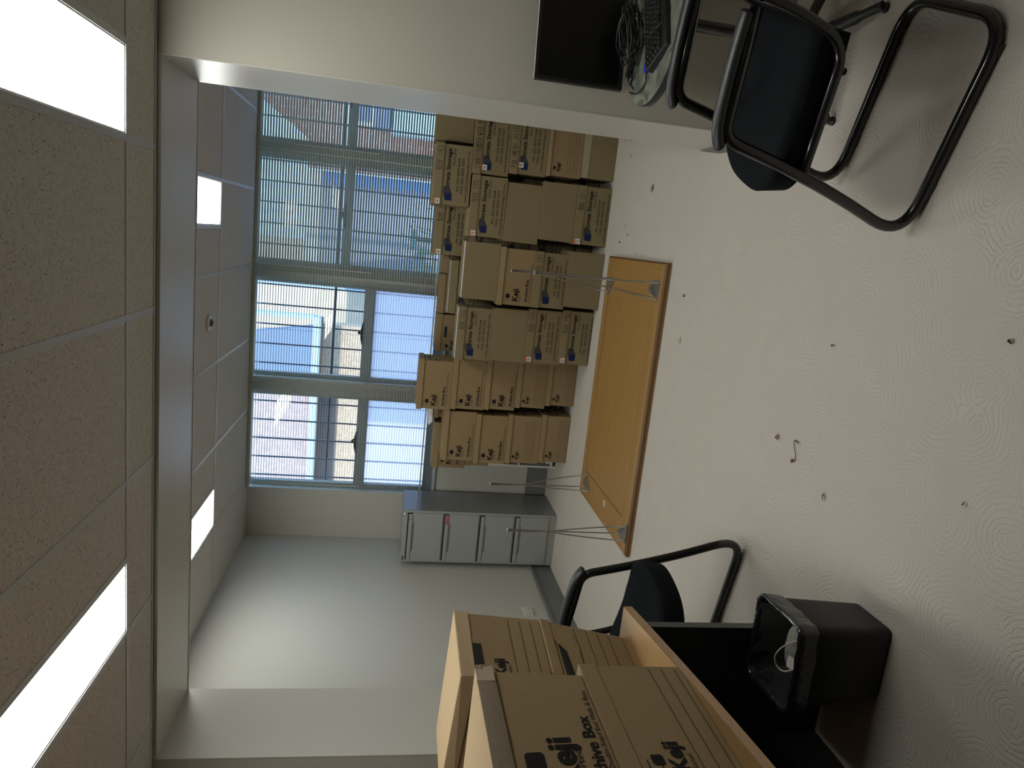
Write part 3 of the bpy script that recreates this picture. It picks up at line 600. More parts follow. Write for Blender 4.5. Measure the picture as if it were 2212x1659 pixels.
# ------------------------------------------------------------------ archive boxes
def box_body(t, w, d, h, lid, mt, flare=0.005, lmt=None, taper=0.0):
    """body with lid in local coordinates: x 0..w, y 0..d (front at y=0), z 0..h"""
    b = NB(); g = random.uniform(0.0, 0.003)
    add_hex(b, [(taper, 0.004+g, 0), (w-taper, 0.004+g, 0), (w-taper, d-0.004, 0), (taper, d-0.004, 0), (0.002, 0.004, h-lid*0.5), (w-0.002, 0.004, h-lid*0.5), (w-0.002, d-0.004, h-lid*0.5), (0.002, d-0.004, h-lid*0.5)], 0.003)
    obj('body', b, mt, t)
    if lid:
        b = NB(); j = [random.uniform(-0.002, 0.002) for _ in range(8)]
        add_hex(b, [(-flare, -flare*0.5+j[0], h-lid), (w+flare, -flare*0.5+j[1], h-lid+j[2]), (w+flare, d+0.002, h-lid), (-flare, d+0.002, h-lid), (-flare+0.002, 0.0, h-abs(j[3])), (w+flare-0.002, 0.0, h-abs(j[4])), (w+flare-0.002, d, h-abs(j[5])), (-flare+0.002, d, h)], 0.003)
        return obj('lid', b, lmt or mt, t)
def front(dx=0.0, dy=-0.0006, zt=0.0): return lambda x, z: (dx+x, dy, zt+z)
def abox(kind, x0, x1, z0, z1, y, label, group, rz=0.0, d=0.31, name='archive_box', **kw):
    w, h = x1-x0, z1-z0-0.0006
    t = thing(name, label, 'box', (x0, y, z0+0.0003), rz, group)
    if kind in ('big', 'lines'):
        lid = kw.get('lid', 0.042); box_body(t, w, d, h, lid, 'cardboard_keji', 0.007)
        F = front(0, 0.0030, h-lid); k = w/0.405
        if kind == 'big': print_keji(t, F, True, 0, k, 0)
        else:
            print_keji(t, F, False, 0, k, 0.014); print_lines(t, F, 0.02*k, 0.37*k, (.118, .142, .167, .190))
        if kw.get('end'):
            e = 0.0008; G = lambda yy, z: (w-0.002+e+0.0004, yy, h-lid+z)
            b = NB(); poly(b, rrect(0.11, 0.20, -0.05, -0.028, 0.008), G); obj('hand_hole', b, 'hole_dark', t)
            print_keji(t, G, True, 0, 0.72, 0.02)
    elif kind == 'strata':
        lid = 0.062; lo = box_body(t, w, d, h, lid, 'cardboard_strata', 0.004)
        if not kw.get('bare'): print_strata(t, front(0, 0.0026, h-lid), w)
        L_ = front(0, -0.0044, h)
        if kw.get('pen'):
            p = kw.get('px', (0.245, 0.39)); hand(lo, kw['pen'], L_, p[0], p[1], 0.012, 0.052)
        if kw.get('stk'):
            s = kw['stk']; sticker(lo if s[1] < 0.06 else t, L_ if s[1] < 0.06 else front(0, 0.0020, h), s[0], s[1])
    else:
        box_body(t, w, d, h, kw.get('lid', 0), 'cardboard_strata' if kind == 'plain' else 'cardboard_keji', 0.004)
        b = NB(); add_box(b, (0.003, 0.0022, h-(0.003 if not kw.get('flap') else kw['flap'])), (w-0.003, 0.0042, h-0.001)); 
        if kw.get('flap'): obj('front_flap', b, 'card_flap', t)
        else: b.free()
    if kw.get('strip'):
        b = NB(); rect(b, 0.006, w-0.006, 0.008, 0.075, lambda x, q: (x, q, h+0.0009)); s = obj('address_label', b, 'paper_white', t)
        b = NB(); xx = 0.02
        while xx < w-0.05:
            ww = random.uniform(.008, .03); rect(b, xx, min(xx+ww, w-.03), 0.020, 0.030, lambda x, q: (x, q, h+0.0012)); rect(b, xx, min(xx+ww*.8, w-.03), 0.040, 0.047, lambda x, q: (x, q, h+0.0012)); xx += ww+.006
        obj('faint_print', b, 'faint_grey', s)
    return t
GA, GB, GC, GD, GE, GF = ['boxes in the %s stack of the row below the windows' % s for s in ('leftmost', 'second', 'third', 'fourth', 'fifth', 'rightmost')]
abox('lines', -1.765, -1.366, 0, .245, 5.60, 'brown archive box on the floor, bottom of the leftmost window stack', GA, .005, end=1)
abox('lines', -1.786, -1.380, .245, .525, 5.60, 'brown archive box with ruled lines, second up in the leftmost stack', GA, -.01, end=1)
abox('big', -1.802, -1.393, .525, .787, 5.60, 'brown archive box, third up in the leftmost stack', GA, -.008, end=1)
abox('big', -1.788, -1.376, .787, 1.050, 5.60, 'brown archive box with creased corner on top of the leftmost stack', GA, .012, end=1)
abox('lines', -1.272, -.872, 0, .243, 5.58, 'brown archive box on the floor under the tallest stack', GB)
abox('lines', -1.305, -.902, .243, .492, 5.58, 'brown archive box with ruled lines, second up in the tallest stack', GB, .006)
abox('big', -1.337, -.930, .492, .745, 5.58, 'brown archive box, middle of the five in the tallest stack', GB, -.004)
abox('big', -1.350, -.945, .745, 1.013, 5.58, 'brown archive box, second from top of the tallest stack', GB)
abox('big', -1.366, -.972, 1.013, 1.285, 5.58, 'topmost brown archive box of the tallest stack, standing against the window', GB, .004, end=1)
abox('strata', -.875, -.462, 0, .247, 5.30, 'storage box marked BOX 146 on the floor left of BOX 107', GC, d=.275, pen='BOX 146', stk=(.012, .012))
abox('strata', -.886, -.475, .247, .510, 5.30, 'storage box marked BOX 141, second up in its stack', GC, .004, d=.275, pen='BOX 141', stk=(.012, .012))
abox('plain', -.890, -.488, .510, .776, 5.30, 'blank cardboard box between BOX 141 and BOX 136', GC, -.005, d=.275)
abox('strata', -.897, -.502, .776, 1.038, 5.30, 'storage box marked BOX 136, topmost of its stack', GC, .01, d=.275, pen='BOX 136', px=(.23, .37), strip=1)
abox('plain', -.430, -.015, 0, .271, 5.21, 'blank cardboard box on the floor under BOX 107', GD)
abox('strata', -.450, -.044, .271, .522, 5.21, 'storage box marked BOX 107 behind the table leg', GD, .004, pen='BOX 107')
abox('big', -.452, -.040, .522, .780, 5.21, 'brown archive box directly above BOX 107', GD)
abox('plain', -.432, -.020, .780, 1.038, 5.21, 'blank cardboard box topmost of the stack behind the table leg', GD, strip=1)
abox('strata', .037, .456, 0, .256, 5.23, 'storage box marked BOX 131 on the floor right of the upturned table', GE, pen='BOX 131', px=(.25, .37), stk=(.004, .010))
abox('plain', .042, .457, .256, .516, 5.23, 'blank cardboard box directly above BOX 131', GE, flap=0.0)
abox('plain', .002, .422, .516, .776, 5.23, 'blank cardboard box directly below BOX 135', GE, .012)
abox('strata', .016, .443, .776, 1.033, 5.23, 'storage box marked BOX 135', GE, -.006, pen='BOX 135', stk=(.006, .016))
abox('plain', .510, .925, 0, .253, 5.24, 'blank cardboard box with taped flap on the floor by the pillar', GF, -.01, flap=0.055)
abox('lines', .500, .908, .253, .508, 5.23, 'brown archive box with ruled lines beside the pillar', GF, .02, lid=0.03)
abox('strata', .484, .894, .508, .778, 5.24, 'storage box marked 011007 on its lid beside the pillar', GF, pen='POLIMENI 011007', px=(.04, .36), stk=(.045, .062))
abox('strata', .453, .865, .778, 1.040, 5.24, 'storage box with long handwritten lid, topmost of the stack beside the pillar', GF, pen='LINNEY-BANDER-WISE 02/0', px=(.04, .40), stk=(.03, .063))
abox('strata', .214, .630, 1.040, 1.303, 5.24, 'storage box marked BOX 142 on top of two stacks', 'top boxes in front of the windows', .004, pen='BOX 142', px=(.235, .40), stk=(.004, .012))
abox('plain', .655, 1.05, 1.041, 1.311, 5.30, 'blank cardboard box behind and right of BOX 142', 'top boxes in front of the windows')
# second row, behind the front stacks
GH = 'boxes of the hidden second row'
for k in range(4): abox('strata', -.145+.003*k, .262, .2475*k, .2475*(k+1), 5.585, 'storage box in the dark gap between two front stacks, layer %s from floor' % ('one', 'two', 'three', 'four')[k], GH)
for k in range(4): abox('strata', .430, .838, .249*k, .249*(k+1), 5.585, 'storage box in the dark gap just left of the pillar stack, layer %s from floor' % ('one', 'two', 'three', 'four')[k], GH)
abox('strata', -.145, .265, .990, 1.247, 5.575, 'storage box marked BOX 191 half hidden behind BOX 142', 'top boxes in front of the windows', pen='BOX 191', px=(.25, .40), stk=(.004, .012))
for k in range(4): abox('strata', -.587, -.180, .2755*k, .2755*(k+1), 5.585, 'storage box of the second row behind BOX 107 stack, layer %s from floor' % ('one', 'two', 'three', 'four')[k], GH, strip=1 if k == 3 else None)
# bookcase against the window wall and the boxes on it
t = thing('bookcase', 'low white bookcase behind the box stacks', 'bookcase', (0, 5.935, 0))
bx0, bx1 = -1.925, 1.2
for x in (bx0, -0.9, 0.15, bx1-0.018):
    b = NB(); add_box(b, (x, 0, 0), (x+0.018, 0.265, 0.585)); obj('side_panel', b, 'shelf_white', t)
for z, n_ in ((0.03, 'shelf'), (0.325, 'shelf'), (0.585, 'top')):
    b = NB(); add_box(b, (bx0, 0.001, z), (bx1, 0.265, z+0.018)); obj(n_, b, 'shelf_white', t)
for k in range(5):
    b = NB(); z = 0.0485+k*0.021; add_box(b, (-1.885+random.uniform(-.01, .01), 5.95+random.uniform(0, .01), z), (-1.62, 6.14, z+0.018), 0.002, Matrix.Identity(4))
    tag(obj('paper_bundle', b, 'paper_white'), 'paper bundle at the bottom of the white bookcase, layer %s' % ('one', 'two', 'three', 'four', 'five')[k], 'papers', 'paper bundles in the bookcase')
GBK = 'archive boxes on the white bookcase'
zt0 = 0.6035
abox('keji_plain', -1.935, -1.540, zt0, .812, 5.935, 'brown box on the bookcase, lower at its left end', GBK, d=.25, lid=.045)
abox('big', -1.965, -1.570, .812, 1.100, 5.935, 'brown box on the bookcase, upper at its left end', GBK, d=.25, lid=.052, )
abox('big', -1.52, -1.16, zt0, .862, 5.935, 'brown box on the bookcase behind the leftmost stack, lower', GBK, d=.25)
abox('big', -1.52, -1.16, .862, 1.120, 5.935, 'brown box on the bookcase behind the leftmost stack, upper', GBK, d=.25)
b = NB(); add_hex(b, [(-1.56, 5.93, 1.123), (-1.25, 5.93, 1.123), (-1.25, 6.10, 1.125), (-1.56, 6.10, 1.125), (-1.60, 5.95, 1.150), (-1.25, 5.93, 1.175), (-1.25, 6.10, 1.185), (-1.60, 6.10, 1.160)], 0.002)
tag(obj('lit_lid_flap', b, 'paper_white'), 'lid flap on boxes behind the tallest stack, whitened for window light', 'papers')  # cardboard lid flap; the window light on it is put into white colour
for i, (x0, x1, nm) in enumerate(((-.945, -.640, 'right of the tallest stack'), (-.628, -.312, 'behind BOX 136'), (-.296, .02, 'behind BOX 191'))):
    zt1 = (1.158, 1.156, 1.146)[i]; zm = zt0+(zt1-zt0)/2
    abox('plain', x0, x1, zt0, zm, 5.94, 'brown box on the bookcase %s, lower' % nm, GBK, d=.25, lid=.045)
    tt = abox('keji_plain', x0, x1, zm, zt1, 5.94, 'brown box on the bookcase %s, upper' % nm, GBK, d=.25, lid=.05)
    if i == 0:
        h = zt1-zm; F = front(0, 0.0030, h-.05)
        b = NB(); poly(b, rrect(.115, .205, -.045, -.022, .006), F); obj('hand_hole', b, 'hole_dark', tt); print_keji(tt, F, True, -0.01, 0.8, 0.018)

# ------------------------------------------------------------------ upside-down table with hairpin legs
tx, ty = -0.905, 4.43
t = thing('coffee_table', 'honey wooden table lying upside down with its hairpin legs up', 'table', (tx, ty, 0))
HX, HY = 0.885, 0.565
b = NB(); add_prism(b, [(-HX, -HY), (HX, -HY), (HX, HY), (-HX, HY)], 0.0015, 0.012, None, 0.003)
# moulded rim, flat border, groove and sunken panel
def ringpts(ix, iy, z): return [(-HX+ix, -HY+iy, z), (HX-ix, -HY+iy, z), (HX-ix, HY-iy, z), (-HX+ix, HY-iy, z)]
L_ = [ringpts(0, 0, .010), ringpts(0, 0, .026), ringpts(.012, .012, .036), ringpts(.035, .035, .040), ringpts(.048, .048, .0425), ringpts(.058, .058, .040), ringpts(.205, .120, .040), ringpts(.210, .125, .036), ringpts(.222, .137, .036), ringpts(.262, .177, .039), ringpts(.27, .185, .039)]
R = [[b.verts.new(p) for p in r] for r in L_[2:]]
for a, c in zip(R, R[1:]):
    for k in range(4): b.faces.new((a[k], a[(k+1) % 4], c[(k+1) % 4], c[k]))
b.faces.new(R[-1]); tb_ = obj('tabletop', b, 'honey_wood', t)
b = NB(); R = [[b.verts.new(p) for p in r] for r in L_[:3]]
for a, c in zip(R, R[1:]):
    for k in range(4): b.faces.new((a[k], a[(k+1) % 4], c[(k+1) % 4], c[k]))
tag(obj('edge_moulding', b, 'honey_dark', t), 'edge of the tabletop with its shade put into the colour')  # shade on the front rim is put into a darker wood colour
b = NB()
for a0, a1 in (((-HX+.205, -HY+.12), (HX-.205, -HY+.12)), ((HX-.205, -HY+.12), (HX-.205, HY-.12)), ((HX-.205, HY-.12), (-HX+.205, HY-.12)), ((-HX+.205, HY-.12), (-HX+.205, -HY+.12))):
    v = Vector(a1)-Vector(a0); n = Vector((-v.y, v.x)).normalized()*0.0035
    quad(b, (a0[0]+n.x*0, a0[1]+n.y*0, .0404), (a1[0], a1[1], .0404), (a1[0]+n.x, a1[1]+n.y, .0404), (a0[0]+n.x, a0[1]+n.y, .0404))
obj('panel_groove', b, 'honey_dark', t)
b = NB(); rect(b, -0.755, -0.715, -0.09, -0.055, lambda x, y: (x, y, .0412)); lb = obj('inspection_label', b, 'sticker_white', t)
b = NB()
for q in range(3): rect(b, -0.750+q*.010, -0.744+q*.010, -0.080, -0.066, lambda x, y: (x, y, .0416))
obj('faint_print', b, 'print_grey', lb)
for bx, by, tipx, tipy, tipz, sx, sy in ((-0.158, 3.935, -0.149, 3.944, .761, 1, -1), (-0.195, 4.862, -0.184, 4.865, .745, 1, 1), (-1.672, 4.805, -1.695, 4.805, .750, -1, 1), (-1.675, 3.905, -1.661, 3.909, .763, -1, -1)):
    l = NB(); bx -= tx; by -= ty; tipx -= tx; tipy -= ty; z0 = .042
    A = [(bx-sx*.075, by+sy*.015), (bx+sx*.02, by+sy*.02), (bx+sx*.015, by-sy*.085)]
    tip = Vector((tipx, tipy, tipz))
    for k, (ax, ay) in enumerate(A):
        off = Vector(((k-1)*0.005, (k == 1)*0.005, 0))
        add_tube(l, round_path([(ax, ay, z0+.004), tuple(tip*0.40+Vector((ax, ay, z0))*0.60 + Vector((bx-ax, by-ay, 0))*0.08), tuple(tip+off-Vector((0, 0, .22))), tuple(tip+off)], 0.15), 0.0042, 8)
    leg = obj('leg', l, 'steel_rod', t, True)
    l = NB(); add_prism(l, [(A[0][0]-sx*.012, A[0][1]+sy*.012), (A[1][0]+sx*.012, A[1][1]+sy*.012), (A[2][0]+sx*.012, A[2][1]-sy*.012), (A[2][0]-sx*.02, A[2][1]-sy*.0), (bx-sx*.03, by-sy*.045), (A[0][0]-sx*.0, A[0][1]-sy*.02)], z0-.001, z0+.003); obj('mounting_plate', l, 'brushed_steel', leg)
    l = NB(); g0, g1 = Vector((A[0][0], A[0][1], z0+.003)), Vector((A[2][0], A[2][1], z0+.003)); gd = (g1-g0); gn = Vector((-gd.y, gd.x, 0)).normalized()*.0012; up_ = []
    for q in range(9):
        u = .12+.76*q/8; pt = g0+gd*u; hgt = .034*math.sin(PI*q/8)**.6; up_.append((pt, hgt))
    for (p, h0), (q, h1) in zip(up_, up_[1:]):
        zz = Vector((0, 0, 1)); add_hex(l, [p-gn, q-gn, q+gn, p+gn, p-gn+zz*(h0+.001), q-gn+zz*(h1+.001), q+gn+zz*(h1+.001), p+gn+zz*(h0+.001)])
    obj('gusset', l, 'brushed_steel', leg)
    l = NB(); add_lathe(l, [(0.014, 0), (0.015, 0.003), (0.013, 0.006)], 20, Matrix.Translation(tip-Vector((0, 0, .003)))); obj('foot_disc', l, 'brushed_steel', leg)

# ------------------------------------------------------------------ cantilever chairs
def cantilever_chair(loc, ang, label):
    """local frame: +x front, y across (left/right rails at +-hw), origin under the middle of the rear crossbar"""
    t = thing('cantilever_chair', label, 'chair', loc, ang, 'black cantilever visitor chairs')
    hw = 0.2225; r = 0.0168
    # base: rear crossbar, runners and slanting risers, then arms back to the back uprights - one bent tube
    def side(s): return [(0.565, s, r+.001), (0.640, s, 0.055), (0.598, s, 0.20), (0.515, s, 0.40), (0.480, s, 0.60), (0.462, s, 0.672)]
    P = [(0.13, -hw, .69), (0.43, -hw, .675)] + side(-hw)[::-1][1:] + [(0.075, -hw, r+.001), (0.075, hw, r+.001)] + side(hw)[:-1] + [(0.43, hw, .675), (0.13, hw, .69)]
    P = [(0.125, -hw, .690), (0.445, -hw, .672), (0.490, -hw, .50), (0.560, -hw, .28), (0.665, -hw, r+.001), (0.06, -hw, r+.001), (0.06, hw, r+.001), (0.665, hw, r+.001), (0.560, hw, .28), (0.490, hw, .50), (0.445, hw, .672), (0.125, hw, .690)]
    b = NB(); add_tube(b, round_path(P, [.05, .12, .12, .13, .11, .11, .13, .12, .12, .05], 8), r, 14); obj('base_frame', b, 'black_metal', t, True)
    # seat rail and back uprights
    for s in (-1, 1):
        y = s*(hw-0.010)
        b = NB(); add_tube(b, round_path([(0.535, y, .402), (0.33, y, .412), (0.175, y, .420), (0.112, y, .60), (0.085, y, .80), (0.045, y, .93)], [.1, .11, .1, .1], 8), 0.0145, 12); obj('back_upright', b, 'black_metal', t, True)
    for x, z in ((0.50, .398), (0.24, .398)):
        b = NB(); add_tube(b, [(x, -hw+0.012, z), (x, hw-0.012, z)], 0.010, 10); obj('seat_crossbar', b, 'black_metal', t, True)
    # arm pads
    for s in (-1, 1):
        b = NB(); pts = smooth_path([(0.135, s*hw, .710), (0.16, s*hw, .712), (0.28, s*hw, .709), (0.40, s*hw, .699), (0.455, s*hw, .682), (0.470, s*hw, .668)], 5); n = len(pts)
        rad = [0.022*min(1, 0.35+3.2*math.sin(PI*min(i+0.3, n-1-i+0.3)/(n))) for i in range(n)]
        add_tube(b, pts, rad, 14, flat=0.72); obj('arm_pad', b, 'black_rubber', t, True)
    # seat cushion: wide rounded front, dished, rising towards the back
    b = NB(); NU, NV = 34, 24; top = []; bot = []
    for i in range(NU+1):
        u = i/NU; rowt = []; rowb = []
        for j in range(NV+1):
            v = math.sin(PI/2*(-1+2*j/NV)); xm = 0.46 + 0.160*max(0.0, 1-abs(v)**2.8)**(1/2.2)
            xx = 0.15+u**0.8*(xm-0.15)
            y = v*(0.206+0.006*u); edge = max(0.0, (abs(v)-0.86)/0.14)**2; fr = max(0.0, (u-0.90)/0.10)**2; e2 = max(edge, fr)
            zt = 0.496 - 0.020*math.sin(PI*u) + 0.010*v*v - 0.016*e2 - 0.045*max(0, u-0.6)
            rowt.append(b.verts.new((xx, y, zt))); rowb.append(b.verts.new((xx-0.010*fr, y*0.975, zt-0.090+0.012*e2)))
        top.append(rowt); bot.append(rowb)
    for i in range(NU):
        for j in range(NV):
            b.faces.new((top[i][j], top[i+1][j], top[i+1][j+1], top[i][j+1])); b.faces.new((bot[i][j], bot[i][j+1], bot[i+1][j+1], bot[i+1][j]))
    for i in range(NU):
        b.faces.new((top[i][0], bot[i][0], bot[i+1][0], top[i+1][0])); b.faces.new((top[i][NV], top[i+1][NV], bot[i+1][NV], bot[i][NV]))
    for j in range(NV):
        b.faces.new((top[0][j], top[0][j+1], bot[0][j+1], bot[0][j])); b.faces.new((top[NU][j], bot[NU][j], bot[NU][j+1], top[NU][j+1]))
    bmesh.ops.recalc_face_normals(b, faces=b.faces[:]); obj('seat', b, 'black_fabric', t, True)
    # backrest pad between the uprights
    b = NB(); rows = []
    NZ, NY = 14, 14
    for side_ in (0, 1):
        g = []
        for i in range(NZ+1):
            u = i/NZ; z = 0.53+u*0.39; xc = 0.128-0.10*u+0.02*math.sin(PI*u); row = []
            for j in range(NY+1):
                v = -1+2*j/NY; wd = 0.19*(1-0.10*max(0, (abs(u-0.5)-0.38)/0.12)**2)
                th = 0.018*(1-max(0, (abs(v)-0.8)/0.2)**2*0.8)*(1-max(0, (abs(u-0.5)-0.42)/0.08)**2*0.8)
                row.append(b.verts.new((xc - 0.02*(1-v*v) + (th if side_ else -th*0.4), v*wd, z)))
            g.append(row)
        rows.append(g)
    for g in rows:
        for i in range(NZ):
            for j in range(NY): b.faces.new((g[i][j], g[i][j+1], g[i+1][j+1], g[i+1][j]))
    for i in range(NZ):
        for j in (0, NY): b.faces.new((rows[0][i][j], rows[0][i+1][j], rows[1][i+1][j], rows[1][i][j]))
    for j in range(NY):
        for i in (0, NZ): b.faces.new((rows[0][i][j], rows[0][i][j+1], rows[1][i][j+1], rows[1][i][j]))
    bmesh.ops.recalc_face_normals(b, faces=b.faces[:]); obj('backrest', b, 'black_fabric', t, True)
    # small glides under the runners
    for s in (-1, 1):
        for x in (0.50, 0.13):
            b = NB(); add_box(b, (x-0.016, s*hw-0.0145, 0.0005), (x+0.016, s*hw+0.0145, 0.014), 0.003); obj('glide', b, 'black_rubber', t)
    return t
fr = Vector((-0.92126892, 0.38892619)); nn = Vector((0.38892619, 0.92126892))
o2 = fr*(-0.006) + nn*((1.8980+2.3430)/2)
cantilever_chair((o2.x, o2.y, 0), math.atan2(fr.y, fr.x), 'black cantilever armchair in the foreground beside the round table')
a = math.radians(-15); fr = Vector((math.cos(a), math.sin(a))); nn = Vector((-fr.y, fr.x))
o2 = fr*(-1.762-0.632) + nn*(2.2188-0.2225)
cantilever_chair((o2.x, o2.y, 0), a, 'black cantilever armchair half hidden behind the wooden desk')

# ------------------------------------------------------------------ desk
t = thing('desk', 'wood-topped desk with black panels carrying four archive boxes', 'desk', (-1.5, 1.2, 0))
b = NB(); dx, dy = 1.5, -1.2; zt = .72
edge = [(-1.108, 2.022), (-1.070, 1.78), (-1.028, 1.50), (-0.998, 1.28), (-0.975, 1.08), (-0.960, 0.80), (-0.955, 0.30)]
edge = [(p.x, p.y) for p in smooth_path([(x, y, 0) for x, y in edge], 4)]
top = [(x+dx, y+dy) for x, y in edge] + [(-2.55+dx, 0.30+dy), (-2.55+dx, 2.022+dy)]
add_prism(b, top[::-1], zt-.030, zt, None, 0.0015); obj('desktop', b, 'desk_wood', t)
b = NB()
for (xa, ya), (xb, yb) in zip(edge, edge[1:]): quad(b, (xa+dx+.0012, ya+dy, zt-.0285), (xb+dx+.0012, yb+dy, zt-.0285), (xb+dx+.0012, yb+dy, zt-.0015), (xa+dx+.0012, ya+dy, zt-.0015))
obj('edge_banding', b, 'edge_wood', t)
b = NB(); add_box(b, (-1.52+dx, 1.955+dy, 0.001), (-1.142+dx, 1.985+dy, zt-.031)); obj('end_panel', b, 'black_laminate', t)
b = NB(); add_box(b, (-1.1405+dx, 1.955+dy, 0.001), (-1.1385+dx, 1.985+dy, zt-.031)); obj('panel_edging', b, 'grey_edge', t)
b = NB(); add_box(b, (-1.536+dx, 0.40+dy, 0.001), (-1.521+dx, 1.985+dy, zt-.031)); obj('modesty_panel', b, 'black_laminate', t)
b = NB(); add_box(b, (-2.5+dx, 0.36+dy, 0.001), (-1.142+dx, 0.39+dy, zt-.031)); obj('end_panel', b, 'black_laminate', t)
def hexbox(name, label, group, base, top_, lidh, z0, z1, prints):
    """archive box with unequal corners: base/top_ = four (x, y) corners: near-right, far-right, far-left, near-left"""
    o = base[0]; t = thing(name, label, 'box', (o[0], o[1], z0), 0, group)
    L = lambda p, z: Vector((p[0]-o[0], p[1]-o[1], z-z0))
    zl = z1-lidh; mix = lambda a, b_, k: (a[0]*(1-k)+b_[0]*k, a[1]*(1-k)+b_[1]*k)
    cb = (sum(p[0] for p in base)/4, sum(p[1] for p in base)/4); ct = (sum(p[0] for p in top_)/4, sum(p[1] for p in top_)/4)
    inn = lambda p, c, e: (p[0]+(c[0]-p[0])*e, p[1]+(c[1]-p[1])*e)
    kz = (zl-z0)/(z1-z0); mid = [mix(base[i], top_[i], kz) for i in range(4)]
    cm = (sum(p[0] for p in mid)/4, sum(p[1] for p in mid)/4)
    e = 0.022
    b = NB(); add_hex(b, [L(inn(p, cb, e), z0+.0004) for p in base] + [L(inn(p, cm, e), zl+.001) for p in mid], 0.002, sub=7); obj('body', b, 'cardboard_keji', t)
    b = NB(); add_hex(b, [L(p, zl) for p in mid] + [L(inn(p, ct, .004), z1) for p in top_], 0.004, sub=0); lid = obj('lid', b, 'cardboard_pale' if z1 > 1.1 else 'cardboard_keji', t)
    # face between corners 0 and 1 (near-right -> far-right): x along from corner 0, d downwards from under the lid
    A0, A1 = L(inn(mid[0], cm, e), zl), L(inn(mid[1], cm, e), zl); B0, B1_ = L(inn(base[0], cb, e), z0), L(inn(base[1], cb, e), z0)
    wid = (A1-A0).length; hh = zl-z0; nrm = (A1-A0).cross(Vector((0, 0, 1))).normalized()*0.0020
    def F(x, zneg):
        u = x/wid; v = -zneg/hh; return (A0*(1-u)+A1*u)*(1-v) + (B0*(1-u)+B1_*u)*v + nrm
    prints(t, F, wid, hh, lid); return t
GDK = 'archive boxes stacked on the desk'
def pr_far_low(t, F, w, h, lid):
    print_lines(t, F, 0.01, w-0.01, (.075, .115, .150, .185), .0009)
    b = NB(); poly(b, [(w-.29, -.012), (w-.10, -.010), (w-.13, -.060), (w-.26, -.055)], F); obj('torn_hand_hole', b, 'hole_dark', t)
    b = NB()
    poly(b, [(w-.31, -.085), (w-.31, -.0), (w-.22, -.035), (w-.13, -.03), (w-.09, -.0), (w-.02, -.0), (w-.01, -.05), (w-.09, -.075), (w-.13, -.07), (w-.22, -.07)][::-1], lambda x, z: Vector(F(x, z))+Vector((.004, 0, 0))); obj('torn_flap', b, 'cardboard_keji', t)
def pr_far_top(t, F, w, h, lid):
    print_lines(t, F, 0.01, w-0.02, (.120, .155, .188), .0010)
    b = NB(); poly(b, [(w-.245, -.001), (w-.150, -.001), (w-.152, -.027), (w-.245, -.029)], F); hh_ = obj('hand_hole', b, 'hole_dark', t)
    print_keji(t, F, False, -0.041, 1.25, 0.022)
hexbox('archive_box', 'torn brown archive box under another at the far end of the desk', GDK, [(-1.225, 1.690), (-1.196, 2.003), (-1.80, 2.19), (-1.83, 1.88)], [(-1.205, 1.823), (-1.168, 2.050), (-1.77, 2.24), (-1.80, 1.95)], .030, .7205, .985, pr_far_low)
hexbox('archive_box', 'brown archive box with pale lid atop the far desk stack', GDK, [(-1.212, 1.820), (-1.172, 2.058), (-1.77, 2.25), (-1.80, 1.99)], [(-1.243, 1.850), (-1.209, 2.165), (-1.803, 2.356), (-1.83, 2.085)], .046, .986, 1.250, pr_far_top)
def pr_near_low(t, F, w, h, lid):
    print_lines(t, F, 0.02, w-0.012, (.133, .166, .200), .0011)
    print_keji(t, F, False, 0.055, 1.5, 0.022)
def pr_near_top(t, F, w, h, lid):
    b = NB(); G = F
    put_text(b, 'Strong Double-Sided End Walls & Base', w-.435, w-.075, -.214, -.198, G); put_text(b, 'Archive Box', w-.435, w-.178, -.194, -.166, G, .022)
    put_text(b, 'Keji', w-.41, w-.255, -.155, -.078, G, .03); put_text(b, 'Sorted.', w-.39, w-.290, -.150, -.133, G)
    poly(b, rrect(w-.365, w-.300, -.068, -.026, .010), G)
    obj('printed_lettering', b, 'print_black', t)
    b = NB(); n = 14; G2 = lambda x, z, o_: Vector(F(x, z))+Vector((o_, 0, 0)); rows_ = []
    for i in range(n+1):
        x = 0.0+(w+.010)*i/n; j1 = random.uniform(-.0008, .0012)
        rows_.append([b.verts.new(G2(x, zz, oo+j1)) for zz, oo in ((.001, .0085), (.015, .0082), (.030, .0078), (.0445, .0050))])
    for r0, r1 in zip(rows_, rows_[1:]):
        for k in range(3): b.faces.new((r0[k], r1[k], r1[k+1], r0[k+1]))
    bmesh.ops.solidify(b, geom=b.faces[:], thickness=.0008); obj('packing_tape', b, 'kraft_tape', lid)
    b = NB(); add_hex(b, [G2(w-.050, .046, .006), G2(w-.006, .046, .006), G2(w+.006, .046, .001), G2(w-.050, .046, 0), G2(w-.060, .003, .0125), G2(w+.008, .002, .0115), G2(w+.010, .003, .005), G2(w-.060, .004, .006)], 0.001); obj('folded_corner', b, 'kraft_tape', lid)
hexbox('archive_box', 'lower brown archive box of the nearest desk stack', GDK, [(-1.030, 1.10), (-1.029, 1.584), (-1.36, 1.60), (-1.37, 1.12)], [(-1.036, 1.11), (-1.040, 1.606), (-1.36, 1.62), (-1.37, 1.12)], .045, .7205, .985, pr_near_low)
hexbox('archive_box', 'upper brown archive box of the nearest desk stack with creased taped lid', GDK, [(-1.040, 1.08), (-1.043, 1.568), (-1.37, 1.58), (-1.38, 1.10)], [(-1.052, 1.05), (-1.060, 1.612), (-1.40, 1.64), (-1.40, 1.06)], .045, .986, 1.250, pr_near_top)
